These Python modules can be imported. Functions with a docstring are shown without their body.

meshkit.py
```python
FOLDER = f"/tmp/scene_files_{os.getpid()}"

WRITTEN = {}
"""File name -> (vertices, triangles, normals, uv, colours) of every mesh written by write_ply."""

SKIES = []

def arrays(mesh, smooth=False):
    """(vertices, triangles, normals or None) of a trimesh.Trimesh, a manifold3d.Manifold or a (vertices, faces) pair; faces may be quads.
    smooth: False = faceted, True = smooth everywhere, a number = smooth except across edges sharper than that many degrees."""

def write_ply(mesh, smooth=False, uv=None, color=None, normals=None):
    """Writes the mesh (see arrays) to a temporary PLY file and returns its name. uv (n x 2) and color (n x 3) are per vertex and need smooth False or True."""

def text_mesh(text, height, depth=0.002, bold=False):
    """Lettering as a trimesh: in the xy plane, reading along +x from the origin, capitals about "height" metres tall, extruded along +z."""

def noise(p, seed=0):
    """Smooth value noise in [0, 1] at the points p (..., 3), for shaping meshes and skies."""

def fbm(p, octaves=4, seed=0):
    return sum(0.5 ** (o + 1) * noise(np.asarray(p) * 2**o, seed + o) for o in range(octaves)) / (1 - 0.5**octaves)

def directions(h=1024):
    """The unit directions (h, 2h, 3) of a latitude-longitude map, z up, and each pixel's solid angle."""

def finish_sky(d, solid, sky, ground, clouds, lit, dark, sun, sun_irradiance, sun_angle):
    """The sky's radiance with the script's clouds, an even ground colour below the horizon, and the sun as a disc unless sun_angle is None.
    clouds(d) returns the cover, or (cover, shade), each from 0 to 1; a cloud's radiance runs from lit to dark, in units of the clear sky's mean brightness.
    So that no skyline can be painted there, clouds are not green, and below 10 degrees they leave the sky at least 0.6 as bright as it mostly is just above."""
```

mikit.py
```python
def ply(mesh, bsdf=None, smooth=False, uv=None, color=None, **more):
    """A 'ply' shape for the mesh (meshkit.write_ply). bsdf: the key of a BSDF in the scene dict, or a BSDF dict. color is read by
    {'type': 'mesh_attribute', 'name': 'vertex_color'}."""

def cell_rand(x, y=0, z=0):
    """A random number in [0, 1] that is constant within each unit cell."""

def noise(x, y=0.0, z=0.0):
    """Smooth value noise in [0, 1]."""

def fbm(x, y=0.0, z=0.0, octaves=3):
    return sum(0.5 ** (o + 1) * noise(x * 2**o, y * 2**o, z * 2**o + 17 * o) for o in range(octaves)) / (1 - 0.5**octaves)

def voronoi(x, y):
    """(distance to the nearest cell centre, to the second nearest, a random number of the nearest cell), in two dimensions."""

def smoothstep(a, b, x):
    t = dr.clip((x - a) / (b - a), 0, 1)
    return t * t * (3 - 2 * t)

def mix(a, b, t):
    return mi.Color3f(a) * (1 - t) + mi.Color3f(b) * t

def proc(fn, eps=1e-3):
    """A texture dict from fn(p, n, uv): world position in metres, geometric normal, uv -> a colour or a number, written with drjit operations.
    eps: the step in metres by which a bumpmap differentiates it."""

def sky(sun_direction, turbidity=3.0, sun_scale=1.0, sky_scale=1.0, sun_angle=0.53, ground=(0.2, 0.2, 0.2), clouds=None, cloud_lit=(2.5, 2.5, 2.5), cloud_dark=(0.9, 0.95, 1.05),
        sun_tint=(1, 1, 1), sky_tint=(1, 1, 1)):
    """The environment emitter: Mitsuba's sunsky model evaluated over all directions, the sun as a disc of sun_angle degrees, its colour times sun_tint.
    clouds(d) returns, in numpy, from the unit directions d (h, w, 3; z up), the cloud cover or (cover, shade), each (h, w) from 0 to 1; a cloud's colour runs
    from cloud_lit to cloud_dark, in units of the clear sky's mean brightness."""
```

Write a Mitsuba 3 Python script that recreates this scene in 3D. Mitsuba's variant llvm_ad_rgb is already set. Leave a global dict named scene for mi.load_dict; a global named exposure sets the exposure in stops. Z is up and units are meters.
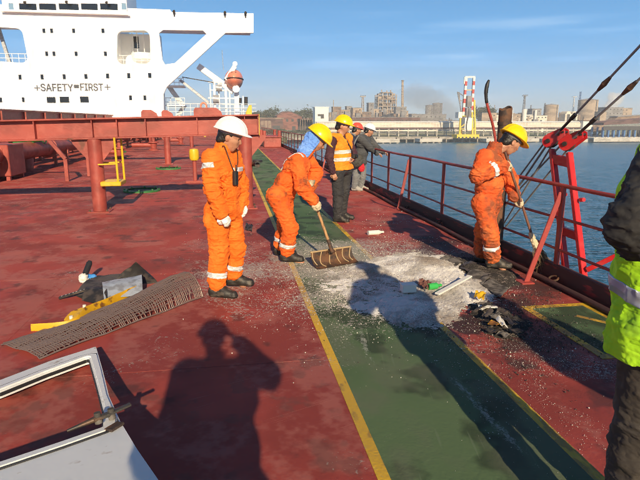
import math, random, numpy as np, trimesh, mitsuba as mi, drjit as dr, mikit, meshkit
from mikit import proc, fbm, noise, voronoi, cell_rand, smoothstep, mix
from shapely.geometry import Polygon, box as sbox, LineString, Point
from shapely.ops import unary_union
T = mi.ScalarTransform4f
scene, labels = {}, {}
rng = np.random.default_rng(7)
A = np.array

# ------------------------------------------------------------------ camera, light, exposure
CAM = A([0, 0, 1.65])
PITCH, YAW = math.atan(119 / 545), math.atan(90 * math.cos(math.atan(119 / 545)) / 545)
AIM = A([math.sin(YAW) * math.cos(PITCH), math.cos(YAW) * math.cos(PITCH), -math.sin(PITCH)])
scene['camera'] = {'type': 'perspective', 'fov': math.degrees(2 * math.atan(320 / 545)), 'fov_axis': 'x',
                   'near_clip': 0.02, 'far_clip': 30000.0,
                   'to_world': T().look_at(origin=CAM.tolist(), target=(CAM + AIM).tolist(), up=[0, 0, 1])}
SUN = A([0.02, -1.0, 0.42])


def cirrus(d):
    x, y, z = d[..., 0], d[..., 1], np.maximum(d[..., 2], 0.0)
    el = np.degrees(np.arcsin(np.clip(z, 0, 1)))
    q = np.stack([x / (z + .12) * 1.1, y / (z + .12) * 1.1, el * 0.55], -1)
    n = meshkit.fbm(q * [1.0, 1.0, 1.6] + 3.1, 5, 11)
    streak = np.clip((n - .50) * 3.2, 0, 1)
    band = np.exp(-((el - 5.5) / 6.0) ** 2)
    veil = .68 * np.exp(-(el / 15.0) ** 2)         # clean sea air: blue above, whitening evenly towards the horizon
    white = np.exp(-(el / 5.0) ** 2)
    cl = streak * band * .30
    return np.clip(veil + cl, 0, .85), np.clip(np.maximum(white, cl * 1.8), 0, 1)


scene['sky'] = mikit.sky(SUN.tolist(), turbidity=3, clouds=cirrus, cloud_lit=(1.35, 3.7, 7.0), cloud_dark=(3.8, 4.7, 5.4), sky_scale=.44, sky_tint=(.58, 1.0, 1.42), sun_tint=(.94, 1.0, 1.10))
exposure = 2.3

# ------------------------------------------------------------------ helpers


def V(*a):
    return A(a, float)


def unit(v):
    v = np.asarray(v, float)
    return v / (np.linalg.norm(v) + 1e-12)


def cat(ms):
    return trimesh.util.concatenate([m for m in ms if m is not None])


def box(x0, x1, y0, y1, z0, z1):
    m = trimesh.creation.box([x1 - x0, y1 - y0, z1 - z0])
    m.apply_translation([(x0 + x1) / 2, (y0 + y1) / 2, (z0 + z1) / 2])
    return m


def cbox(x0, x1, y0, y1, z0, z1, c=.008):
    "a box with chamfered edges"
    s = A([x1 - x0, y1 - y0, z1 - z0]) / 2
    c = min(c, s.min() * .45)
    pts = []
    for sx in (-1, 1):
        for sy in (-1, 1):
            for sz in (-1, 1):
                k = A([sx, sy, sz])
                for ax in range(3):
                    q = s.copy() - c
                    q[ax] += c
                    pts.append(k * q)
    m = trimesh.convex.convex_hull(A(pts))
    m.apply_translation([(x0 + x1) / 2, (y0 + y1) / 2, (z0 + z1) / 2])
    return m


def frame(d, up=(0, 0, 1)):
    d = unit(d)
    if abs(d @ unit(up)) > .97:
        up = (0, 1, 0) if abs(d[1]) < .9 else (1, 0, 0)
    s = unit(np.cross(up, d))
    return s, np.cross(d, s), d


def rod(a, b, r, r2=None, n=12, cap=True):
    a, b = A(a, float), A(b, float)
    r2 = r if r2 is None else r2
    s, u, d = frame(b - a)
    t = np.arange(n) * 2 * np.pi / n
    ring = np.cos(t)[:, None] * s + np.sin(t)[:, None] * u
    v = np.vstack([a + ring * r, b + ring * r2, [a], [b]])
    i = np.arange(n)
    j = (i + 1) % n
    f = [np.stack([i, j, j + n], 1), np.stack([i, j + n, i + n], 1)]
    if cap:
        f += [np.stack([j, i, i * 0 + 2 * n], 1), np.stack([i + n, j + n, i * 0 + 2 * n + 1], 1)]
    return trimesh.Trimesh(v, np.vstack(f), process=False)


def beam(a, b, w, h, up=(0, 0, 1), c=0.0):
    "rectangular bar from a to b, w wide (sideways), h along up"
    a, b = A(a, float), A(b, float)
    s, u, d = frame(b - a, up)
    L = np.linalg.norm(b - a)
    m = box(-w / 2, w / 2, -h / 2, h / 2, 0, L) if not c else cbox(-w / 2, w / 2, -h / 2, h / 2, 0, L, c)
    M = np.eye(4)
    M[:3, 0], M[:3, 1], M[:3, 2], M[:3, 3] = s, u, d, a
    m.apply_transform(M)
    return m


def tube(path, r, n=8):
    path = A(path, float)
    k = len(path)
    rs = np.broadcast_to(np.asarray(r, float), (k,))
    tang = np.gradient(path, axis=0)
    s, u, d = frame(tang[0])
    vs = []
    t = np.arange(n) * 2 * np.pi / n
    for i in range(k):
        d = unit(tang[i])
        s = unit(s - d * (s @ d))
        u = np.cross(d, s)
        vs.append(path[i] + (np.cos(t)[:, None] * s + np.sin(t)[:, None] * u) * rs[i])
    v = np.vstack(vs + [path[:1], path[-1:]])
    f = []
    i = np.arange(n)
    j = (i + 1) % n
    for q in range(k - 1):
        o = q * n
        f += [np.stack([i + o, j + o, j + o + n], 1), np.stack([i + o, j + o + n, i + o + n], 1)]
    f += [np.stack([j, i, i * 0 + k * n], 1), np.stack([i + (k - 1) * n, j + (k - 1) * n, i * 0 + k * n + 1], 1)]
    return trimesh.Trimesh(v, np.vstack(f), process=False)


def spline(pts, n=24):
    from scipy.interpolate import CubicSpline
    pts = A(pts, float)
    t = np.r_[0, np.cumsum(np.linalg.norm(np.diff(pts, axis=0), axis=1))]
    return CubicSpline(t, pts)(np.linspace(0, t[-1], n))


def prism(poly, depth, origin, ex, ey):
    "shapely polygon in the plane (ex, ey) through origin, extruded by depth along ex x ey"
    ms = [trimesh.creation.extrude_polygon(g, depth, engine='earcut') for g in getattr(poly, 'geoms', [poly])]
    m = cat(ms)
    M = np.eye(4)
    M[:3, 0], M[:3, 1], M[:3, 2], M[:3, 3] = ex, ey, np.cross(ex, ey), origin
    m.apply_transform(M)
    return m


def lathe(prof, at=(0, 0, 0), n=24):
    m = trimesh.creation.revolve(A(prof, float), sections=n)
    m.apply_translation(at)
    return m


used = {}


def numbered(key):
    if key not in used:
        used[key] = 0
        return key
    used[key] += 1
    return '%s_%03d' % (key, used[key])


def thing(name, label, cat_, group=None):
    key = numbered(name)
    labels[key] = {'label': label, 'category': cat_}
    if group:
        labels[key]['group'] = group
    return key


def part(parent, name, mesh, mat, smooth=False, label=None, kind=None):
    key = numbered(parent + '__' + name)
    scene[key] = mikit.ply(mesh, mat, smooth=smooth)
    if label or kind:
        labels[key] = {k: v for k, v in (('label', label), ('kind', kind)) if v}
    return key


def solo(name, mesh, mat, label, cat_, smooth=False, group=None, kind=None):
    key = thing(name, label, cat_, group)
    scene[key] = mikit.ply(mesh, mat, smooth=smooth)
    if kind:
        labels[key]['kind'] = kind
    return key


def struct(name, mesh, mat, smooth=False):
    key = numbered(name)
    scene[key] = mikit.ply(mesh, mat, smooth=smooth)
    labels[key] = {'kind': 'structure'}
    return key


# ------------------------------------------------------------------ materials
def C(r, g=None, b=None):
    return {'type': 'rgb', 'value': [r, g, b]} if g is not None else {'type': 'rgb', 'value': [r, r, r]}


def mat(name, color, rough=.6, bump=None, bs=.002, **kw):
    p = {'type': 'principled', 'base_color': color if isinstance(color, dict) else C(*color), 'roughness': rough, **kw}
    if bump is not None:
        p = {'type': 'bumpmap', 'arbitrary': bump, 'scale': bs, 'bsdf': p}
    scene[name] = {'type': 'twosided', 'bsdf': p}
    return name


def F(fn, eps=2e-3):
    return proc(fn, eps)


def dust_mask(p):
    "how much dry extinguisher powder and ash lies on the deck: grains, densest by the heap"
    dx, dy = (p.x - 1.32) / 1.10, (p.y - 5.9) / 1.75
    near = dr.exp(-(dx * dx + dy * dy))
    dx2, dy2 = (p.x + .05) / .75, (p.y - 6.2) / 1.2
    near = dr.maximum(near, .62 * dr.exp(-(dx2 * dx2 + dy2 * dy2)))
    patch = fbm(p.x * 1.7 + 4, p.y * 1.7, 2.0, 4)
    grain = noise(p.x * 55, p.y * 55, 7.0) * .55 + noise(p.x * 140, p.y * 140, 3.0) * .45
    return smoothstep(.38, .66, near * .82 + (patch - .5) * .85 + (grain - .5) * .75 + .03)


def worn(p, red, dark, pale):
    big = fbm(p.x * .55 + 9, p.y * .35 + 3, 1.0, 4)
    mid = fbm(p.x * 2.6, p.y * 2.2, 5.0, 4)
    fine = fbm(p.x * 23, p.y * 23, 2.0, 3)
    mid2 = fbm(p.x * 3.7 + 31, p.y * 2.9 + 7, 9.0, 5)
    col = mix(red, dark, smoothstep(.42, .62, big * .45 + mid * .55) * .65)
    col = mix(col, pale, smoothstep(.47, .66, mid2 * .75 + fine * .25) * .50)
    chip = smoothstep(.57, .74, fbm(p.x * 7.5 + 3, p.y * 6.0 + 5, 3.0, 5)) * smoothstep(.42, .58, fbm(p.x * .9, p.y * .7 + 4, 6.0, 2))
    col = mix(col, (.12, .060, .050), chip * .45)
    scr = noise(p.x * 3.1 + p.y * 1.2, p.x * 60 - p.y * 150, 2.0)
    col = mix(col, pale, smoothstep(.90, .98, scr) * smoothstep(.45, .6, fbm(p.x * 1.3, p.y * 1.3, 8.0, 2)) * .6)
    spot = smoothstep(.66, .82, fbm(p.x * 4.5 + 11, p.y * 4.5, 4.0, 4))
    col = mix(col, (.055, .028, .026), spot * .6)
    return col


def deck_color(p, n, uv):
    col = worn(p, (.325, .056, .044), (.175, .033, .027), (.38, .135, .11))
    soot = smoothstep(.50, .64, dr.exp(-dr.square((p.x - 2.65) / .8) - dr.square((p.y - 5.6) / 2.2)) * .5 + fbm(p.x * 2.3, p.y * 2.3, 1.5, 4) * .55 - .06)
    soot2 = smoothstep(.50, .66, dr.exp(-dr.square((p.x - 2.2) / .6) - dr.square((p.y - 3.6) / 1.1)) * .42 + fbm(p.x * 5.3, p.y * 5.3, 3.5, 4) * .55 - .04)
    col = mix(col, (.045, .030, .027), dr.maximum(soot, soot2) * .85)
    oil = smoothstep(.55, .63, fbm(p.x * .8 + 40, p.y * .5, 2.2, 4)) * smoothstep(8.0, 9.5, p.y) * smoothstep(1.5, -.5, p.x)
    col = mix(col, (.10, .022, .02), oil * .45)
    # glittering glass and powder grains scattered on the right
    gr = smoothstep(.60, .8, noise(p.x * 95, p.y * 95, 1.0)) * smoothstep(.50, .70, .5 * fbm(p.x * 3.2 + 3, p.y * 3.2 + 1, 1.0, 3) + .42 * dr.exp(-dr.square((p.x - 2.25) / .45) - dr.square((p.y - 3.1) / .6)))
    col = mix(col, (.42, .36, .34), gr * .6)
    burnt = smoothstep(.46, .60, dr.exp(-dr.square((p.x - 1.95) / .42) - dr.square((p.y - 4.02) / .30)) * .5 + fbm(p.x * 6.1, p.y * 6.1, 7.5, 4) * .45)
    col = mix(col, (.022, .018, .017), burnt * .9)
    return mix(col, (.36, .325, .29), (1 - burnt) * dust_mask(p) * .78)


def walk_color(p, n, uv):
    big = fbm(p.x * .9 + 5, p.y * .6, 4.0, 4)
    mid = fbm(p.x * 4.0, p.y * 4.0, 6.0, 4)
    col = mix((.066, .112, .050), (.094, .144, .070), smoothstep(.35, .65, big))
    col = mix(col, (.030, .043, .024), smoothstep(.50, .68, mid) * .75)
    col = mix(col, (.13, .135, .095), smoothstep(.50, .68, fbm(p.x * 2.6 + 50, p.y * 1.7, 8.0, 4)) * .45)
    scr = noise(p.x * 40 - p.y * 7, p.y * 2.0 + p.x, 3.0)
    col = mix(col, (.15, .19, .12), smoothstep(.88, .97, scr) * .35)
    smear = dr.exp(-dr.square((p.x - .93 - .10 * (p.y - 3.6)) / .035) - dr.square((p.y - 3.75) / .38)) + dr.exp(-dr.square((p.x - 1.40 + .03 * (p.y - 2.6)) / .04) - dr.square((p.y - 2.7) / .6))
    col = mix(col, (.40, .42, .36), smoothstep(.45, .95, smear * .75 + (noise(p.x * 70, p.y * 30, 2.0) - .5) * .5 + (fbm(p.x * 160, p.y * 160, 2.0, 2) - .5) * .7) * .62)
    soot = smoothstep(.50, .64, dr.exp(-dr.square((p.x - 1.7) / .6) - dr.square((p.y - 4.0) / .9)) * .42 + fbm(p.x * 4.3, p.y * 4.3, 3.5, 4) * .55 - .05)
    col = mix(col, (.030, .026, .022), soot * .7)
    burnt = smoothstep(.46, .60, dr.exp(-dr.square((p.x - 1.95) / .42) - dr.square((p.y - 4.02) / .30)) * .5 + fbm(p.x * 6.1, p.y * 6.1, 7.5, 4) * .45)
    col = mix(col, (.022, .018, .017), burnt * .9)
    return mix(col, (.34, .31, .27), (1 - burnt) * dust_mask(p) * .85)


def line_color(p, n, uv):
    w = dr.maximum(smoothstep(.56, .74, fbm(p.x * 17, p.y * 9, 1.0, 4)), smoothstep(1.2, 1.5, p.x) * smoothstep(.44, .60, fbm(p.x * 21, p.y * 7, 4.0, 4)))
    far = smoothstep(.45, .62, fbm(p.x * 2 + 7, p.y * 1.1, 3.0, 3))
    col = mix((.60, .36, .022), (.22, .13, .035), w * .7)
    col = mix(col, (.16, .11, .04), far * .25)
    return mix(col, (.42, .38, .32), dust_mask(p) * .75)


deck_bump = F(lambda p, n, uv: .6 * fbm(p.x * 14, p.y * 14, 1.0, 3) + 1.6 * fbm(p.x * 1.2, p.y * 1.2, 3.0, 2) + .5 * noise(p.x * 90, p.y * 90, 1.0), 3e-3)
deck_rough = F(lambda p, n, uv: .50 + .30 * fbm(p.x * 2.4, p.y * 2.4, 8.0, 3))
mat('deck_paint', F(deck_color), deck_rough, deck_bump, .0022, specular=.28)
mat('walk_paint', F(walk_color), .65, deck_bump, .0022, specular=.15)
mat('line_paint', F(line_color), .5, deck_bump, .004)


def steel_paint(base, dark, pale, rust=.5):
    def fn(p, n, uv):
        a = fbm(p.x * 1.7 + p.z, p.y * 1.7, p.z * 2.4, 4)
        b = fbm(p.x * 9, p.y * 9, p.z * 6, 3)
        c = mix(base, dark, smoothstep(.42, .68, a) * .7)
        c = mix(c, pale, smoothstep(.46, .78, b) * .35)
        return mix(c, (.085, .035, .018), smoothstep(.64, .74, .5 * a + .5 * fbm(p.x * 6 + 20, p.y * 6, p.z * 4, 4)) * rust)
    return F(fn)


fine_bump = F(lambda p, n, uv: fbm(p.x * 40, p.y * 40, p.z * 40, 2) + .8 * fbm(p.x * 7, p.y * 7, p.z * 7, 2))
mat('red_steel', steel_paint((.34, .062, .045), (.22, .040, .030), (.44, .12, .09), .7), .5, fine_bump, .002)
mat('rail_red', steel_paint((.32, .045, .036), (.20, .028, .025), (.45, .12, .10), .8), .5)
mat('tower_red', steel_paint((.56, .020, .022), (.40, .014, .016), (.58, .12, .11), .3), .42, fine_bump, .002)


def coaming_color(p, n, uv):
    c = mix((.32, .045, .036), (.20, .028, .025), smoothstep(.4, .7, fbm(p.x * 3, p.y * 2.2, p.z * 6, 4)))
    grime = smoothstep(.36, .52, fbm(p.x * 9, p.y * 3.1, p.z * 14, 4) + .16 * dr.exp(-dr.square((p.y - 6.0) / 5.0)))
    return mix(c, (.040, .027, .024), grime * .9)


mat('coaming_paint', F(coaming_color), .7, fine_bump, .003)
mat('white_paint', F(lambda p, n, uv: mix((.80, .80, .79), (.66, .63, .58), smoothstep(.60, .78, fbm(p.x * .9, p.y * .9, p.z * .25, 4)) * .5)), .45)
mat('yellow_paint', steel_paint((.72, .43, .012), (.60, .33, .012), (.70, .50, .10), .35), .42)
mat('dark_metal', F(lambda p, n, uv: mix((.045, .042, .04), (.10, .06, .04), smoothstep(.5, .7, fbm(p.x * 20, p.y * 20, p.z * 20, 3)))), .5, metallic=.4)
mat('rusty', F(lambda p, n, uv: mix((.13, .060, .030), (.045, .030, .024), smoothstep(.4, .65, fbm(p.x * 13, p.y * 13, p.z * 13, 4)))), .75, fine_bump, .004)
mat('wire_steel', C(.28, .205, .18), .45, metallic=.5)
mat('rope_steel', C(.24, .23, .22), .5)
mat('lamp_black', C(.018, .018, .02), .5)
mat('window_glass', C(.012, .014, .018), .06, specular=.6)
mat('window_pale', C(.20, .32, .45), .08, specular=.6)
mat('grey_steel', F(lambda p, n, uv: mix((.40, .42, .45), (.30, .31, .33), smoothstep(.4, .7, fbm(p.x * 6, p.y * 6, p.z * 6, 3)))), .4, metallic=.2)
mat('lettering', C(.055, .065, .085), .6)
mat('green_paint', steel_paint((.05, .19, .05), (.03, .12, .035), (.10, .25, .09), .3), .5)

# ------------------------------------------------------------------ signed distance modelling for figures and cloth
def cone(a, b, ra, rb=None):
    a, b = A(a, np.float32), A(b, np.float32)
    rb = ra if rb is None else rb
    ba = b - a
    l2 = float(ba @ ba) + 1e-9

    def f(P):
        q = P - a
        t = np.clip(q @ ba / l2, 0, 1)
        return np.linalg.norm(q - t[:, None] * ba, axis=1) - (ra + (rb - ra) * t)
    return f


def ell(c, axes, r):
    "ellipsoid at c, its axes the rows of axes, radii r"
    c, axes, r = A(c, np.float32), A(axes, np.float32), A(r, np.float32)

    def f(P):
        q = (P - c) @ axes.T / r
        k0 = np.linalg.norm(q, axis=1)
        k1 = np.linalg.norm(q / r, axis=1)
        return k0 * (k0 - 1) / np.maximum(k1, 1e-6)
    return f


def half(c, n):
    c, n = A(c, np.float32), A(unit(n), np.float32)
    return lambda P: (P - c) @ n


def smin(a, b, k):
    h = np.maximum(k - np.abs(a - b), 0) / k
    return np.minimum(a, b) - h * h * k * .25


def join(prims, k=.03):
    def f(P):
        d = prims[0](P)
        for g in prims[1:]:
            d = smin(d, g(P), k)
        return d
    return f


def grow(f, r):
    return lambda P: f(P) - r


def cut(f, *gs):
    return lambda P: np.maximum.reduce([f(P)] + [g(P) for g in gs])


def minus(f, *gs):
    return lambda P: np.maximum.reduce([f(P)] + [-g(P) for g in gs])


def crumple(f, amp, freq, seed=0, stretch=(1, 1, 1), at=None):
    st = A(stretch, float) * freq

    def g(P):
        q = P * st
        w = meshkit.noise(q * .6 + 31, seed + 5)
        n1 = meshkit.noise(q + 2.2 * w[:, None], seed)
        n2 = meshkit.noise(q * 2.1 + 1.6 * w[:, None] + 9, seed + 1)
        a = amp
        if at is not None:      # cloth gathers at the joints and hangs smooth between them
            g2 = sum(np.exp(-np.sum((P - A(c, np.float32)) ** 2, 1) / r ** 2) for c, r in at)
            a = amp * (.38 + 1.05 * np.minimum(g2, 1.1))
        return f(P) - a * (1.7 * ((1 - np.abs(2 * n1 - 1)) ** 2.2 - .42) + 1.0 * ((1 - np.abs(2 * n2 - 1)) ** 2.2 - .42))
    return g


def nets(f, lo, hi, h, c=4):
    "naive surface nets on a grid that is fine only near the surface"
    lo, hi = A(lo, float) - 3 * h, A(hi, float) + 3 * h
    nc = np.ceil((hi - lo) / (c * h)).astype(int) + 1
    ax = [lo[i] + (np.arange(nc[i]) + .5) * c * h - .5 * h for i in range(3)]
    G = np.stack(np.meshgrid(*ax, indexing='ij'), -1).reshape(-1, 3).astype(np.float32)
    D = f(G).reshape(nc).astype(np.float32)
    Fv = D.repeat(c, 0).repeat(c, 1).repeat(c, 2)
    M = (np.abs(D) < 1.5 * c * h).repeat(c, 0).repeat(c, 1).repeat(c, 2)
    I = np.argwhere(M)
    Fv[M] = f((lo + I * h).astype(np.float32))
    S = Fv < 0
    cnt = np.zeros(A(S.shape) - 1, np.int8)
    for a, b, d in np.ndindex(2, 2, 2):
        cnt += S[a:S.shape[0] - 1 + a, b:S.shape[1] - 1 + b, d:S.shape[2] - 1 + d]
    cells = np.argwhere((cnt > 0) & (cnt < 8))
    idx = -np.ones(cnt.shape, int)
    idx[tuple(cells.T)] = np.arange(len(cells))
    acc, num = np.zeros((len(cells), 3)), np.zeros(len(cells))
    corners = A(list(np.ndindex(2, 2, 2)))
    val = {tuple(k): Fv[tuple((cells + k).T)] for k in corners}
    for k in corners:
        for axis in range(3):
            if k[axis] == 0:
                k2 = k.copy()
                k2[axis] = 1
                a, b = val[tuple(k)], val[tuple(k2)]
                x = (a < 0) != (b < 0)
                t = np.where(x, a / np.where(x, a - b, 1), 0)
                p = np.tile(k.astype(float), (len(cells), 1))
                p[:, axis] = t
                acc += p * x[:, None]
                num += x
    v = lo + (cells + acc / num[:, None]) * h
    quads = []
    for axis in range(3):
        b1, b2 = (axis + 1) % 3, (axis + 2) % 3
        sl0, sl1 = [slice(None)] * 3, [slice(None)] * 3
        sl0[axis], sl1[axis] = slice(0, -1), slice(1, None)
        a, b = S[tuple(sl0)], S[tuple(sl1)]
        e = np.argwhere(a != b)
        e = e[(e[:, b1] > 0) & (e[:, b2] > 0)]
        sign = a[tuple(e.T)]
        q = []
        for d1, d2 in ((-1, -1), (0, -1), (0, 0), (-1, 0)):
            k = e.copy()
            k[:, b1] += d1
            k[:, b2] += d2
            ok = np.all(k < A(cnt.shape), 1)
            k = np.minimum(k, A(cnt.shape) - 1)
            q.append(np.where(ok, idx[tuple(k.T)], -1))
        q = np.stack(q, 1)
        q[~sign] = q[~sign][:, ::-1]
        quads.append(q[(q >= 0).all(1)])
    q = np.vstack(quads)
    return trimesh.Trimesh(v, np.vstack([q[:, [0, 1, 2]], q[:, [0, 2, 3]]]), process=False)


def bounds(pts, r):
    pts = A(pts, float)
    return pts.min(0) - r, pts.max(0) + r


def hand_prims(W, d, n, side, curl=.5, infl=0.0, thumb=.5):
    "wrist W, pointing d, palm facing n, side +1 puts the thumb along n x d"
    d, n = unit(d), unit(n - np.dot(n, d) * unit(d))
    s = np.cross(n, d) * side
    pr = []
    for i, (off, kl, ln) in enumerate([(.028, .088, .072), (.009, .092, .080), (-.011, .087, .074), (-.029, .078, .058)]):
        K = W + d * kl + s * off
        pr.append(cone(W + d * .012 + s * off * .55, K, .017 + infl, .0125 + infl))
        a, p = 0.12, K
        for seg, q in ((.46, 1.0), (.30, 1.15), (.24, .8)):
            a += curl * q
            p2 = p + (d * math.cos(a) + n * math.sin(a) + s * off * 1.2) * ln * seg
            pr.append(cone(p, p2, .0098 + infl * .8, .0085 + infl * .8))
            p = p2
    t0 = W + d * .022 + s * .022
    t1 = t0 + unit(d * .62 + s * .75 + n * .25) * .048
    t2 = t1 + unit(d * .75 + s * (.35 - .8 * thumb) + n * (.2 + .9 * thumb)) * .036
    t3 = t2 + unit(d * .7 + s * (.1 - 1.1 * thumb) + n * (.2 + 1.0 * thumb)) * .028
    pr += [cone(W + d * .01, t0, .016 + infl), cone(t0, t1, .015 + infl, .0115 + infl), cone(t1, t2, .011 + infl * .8, .010 + infl * .8), cone(t2, t3, .010 + infl * .8, .0085 + infl * .8)]
    return pr


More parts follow.
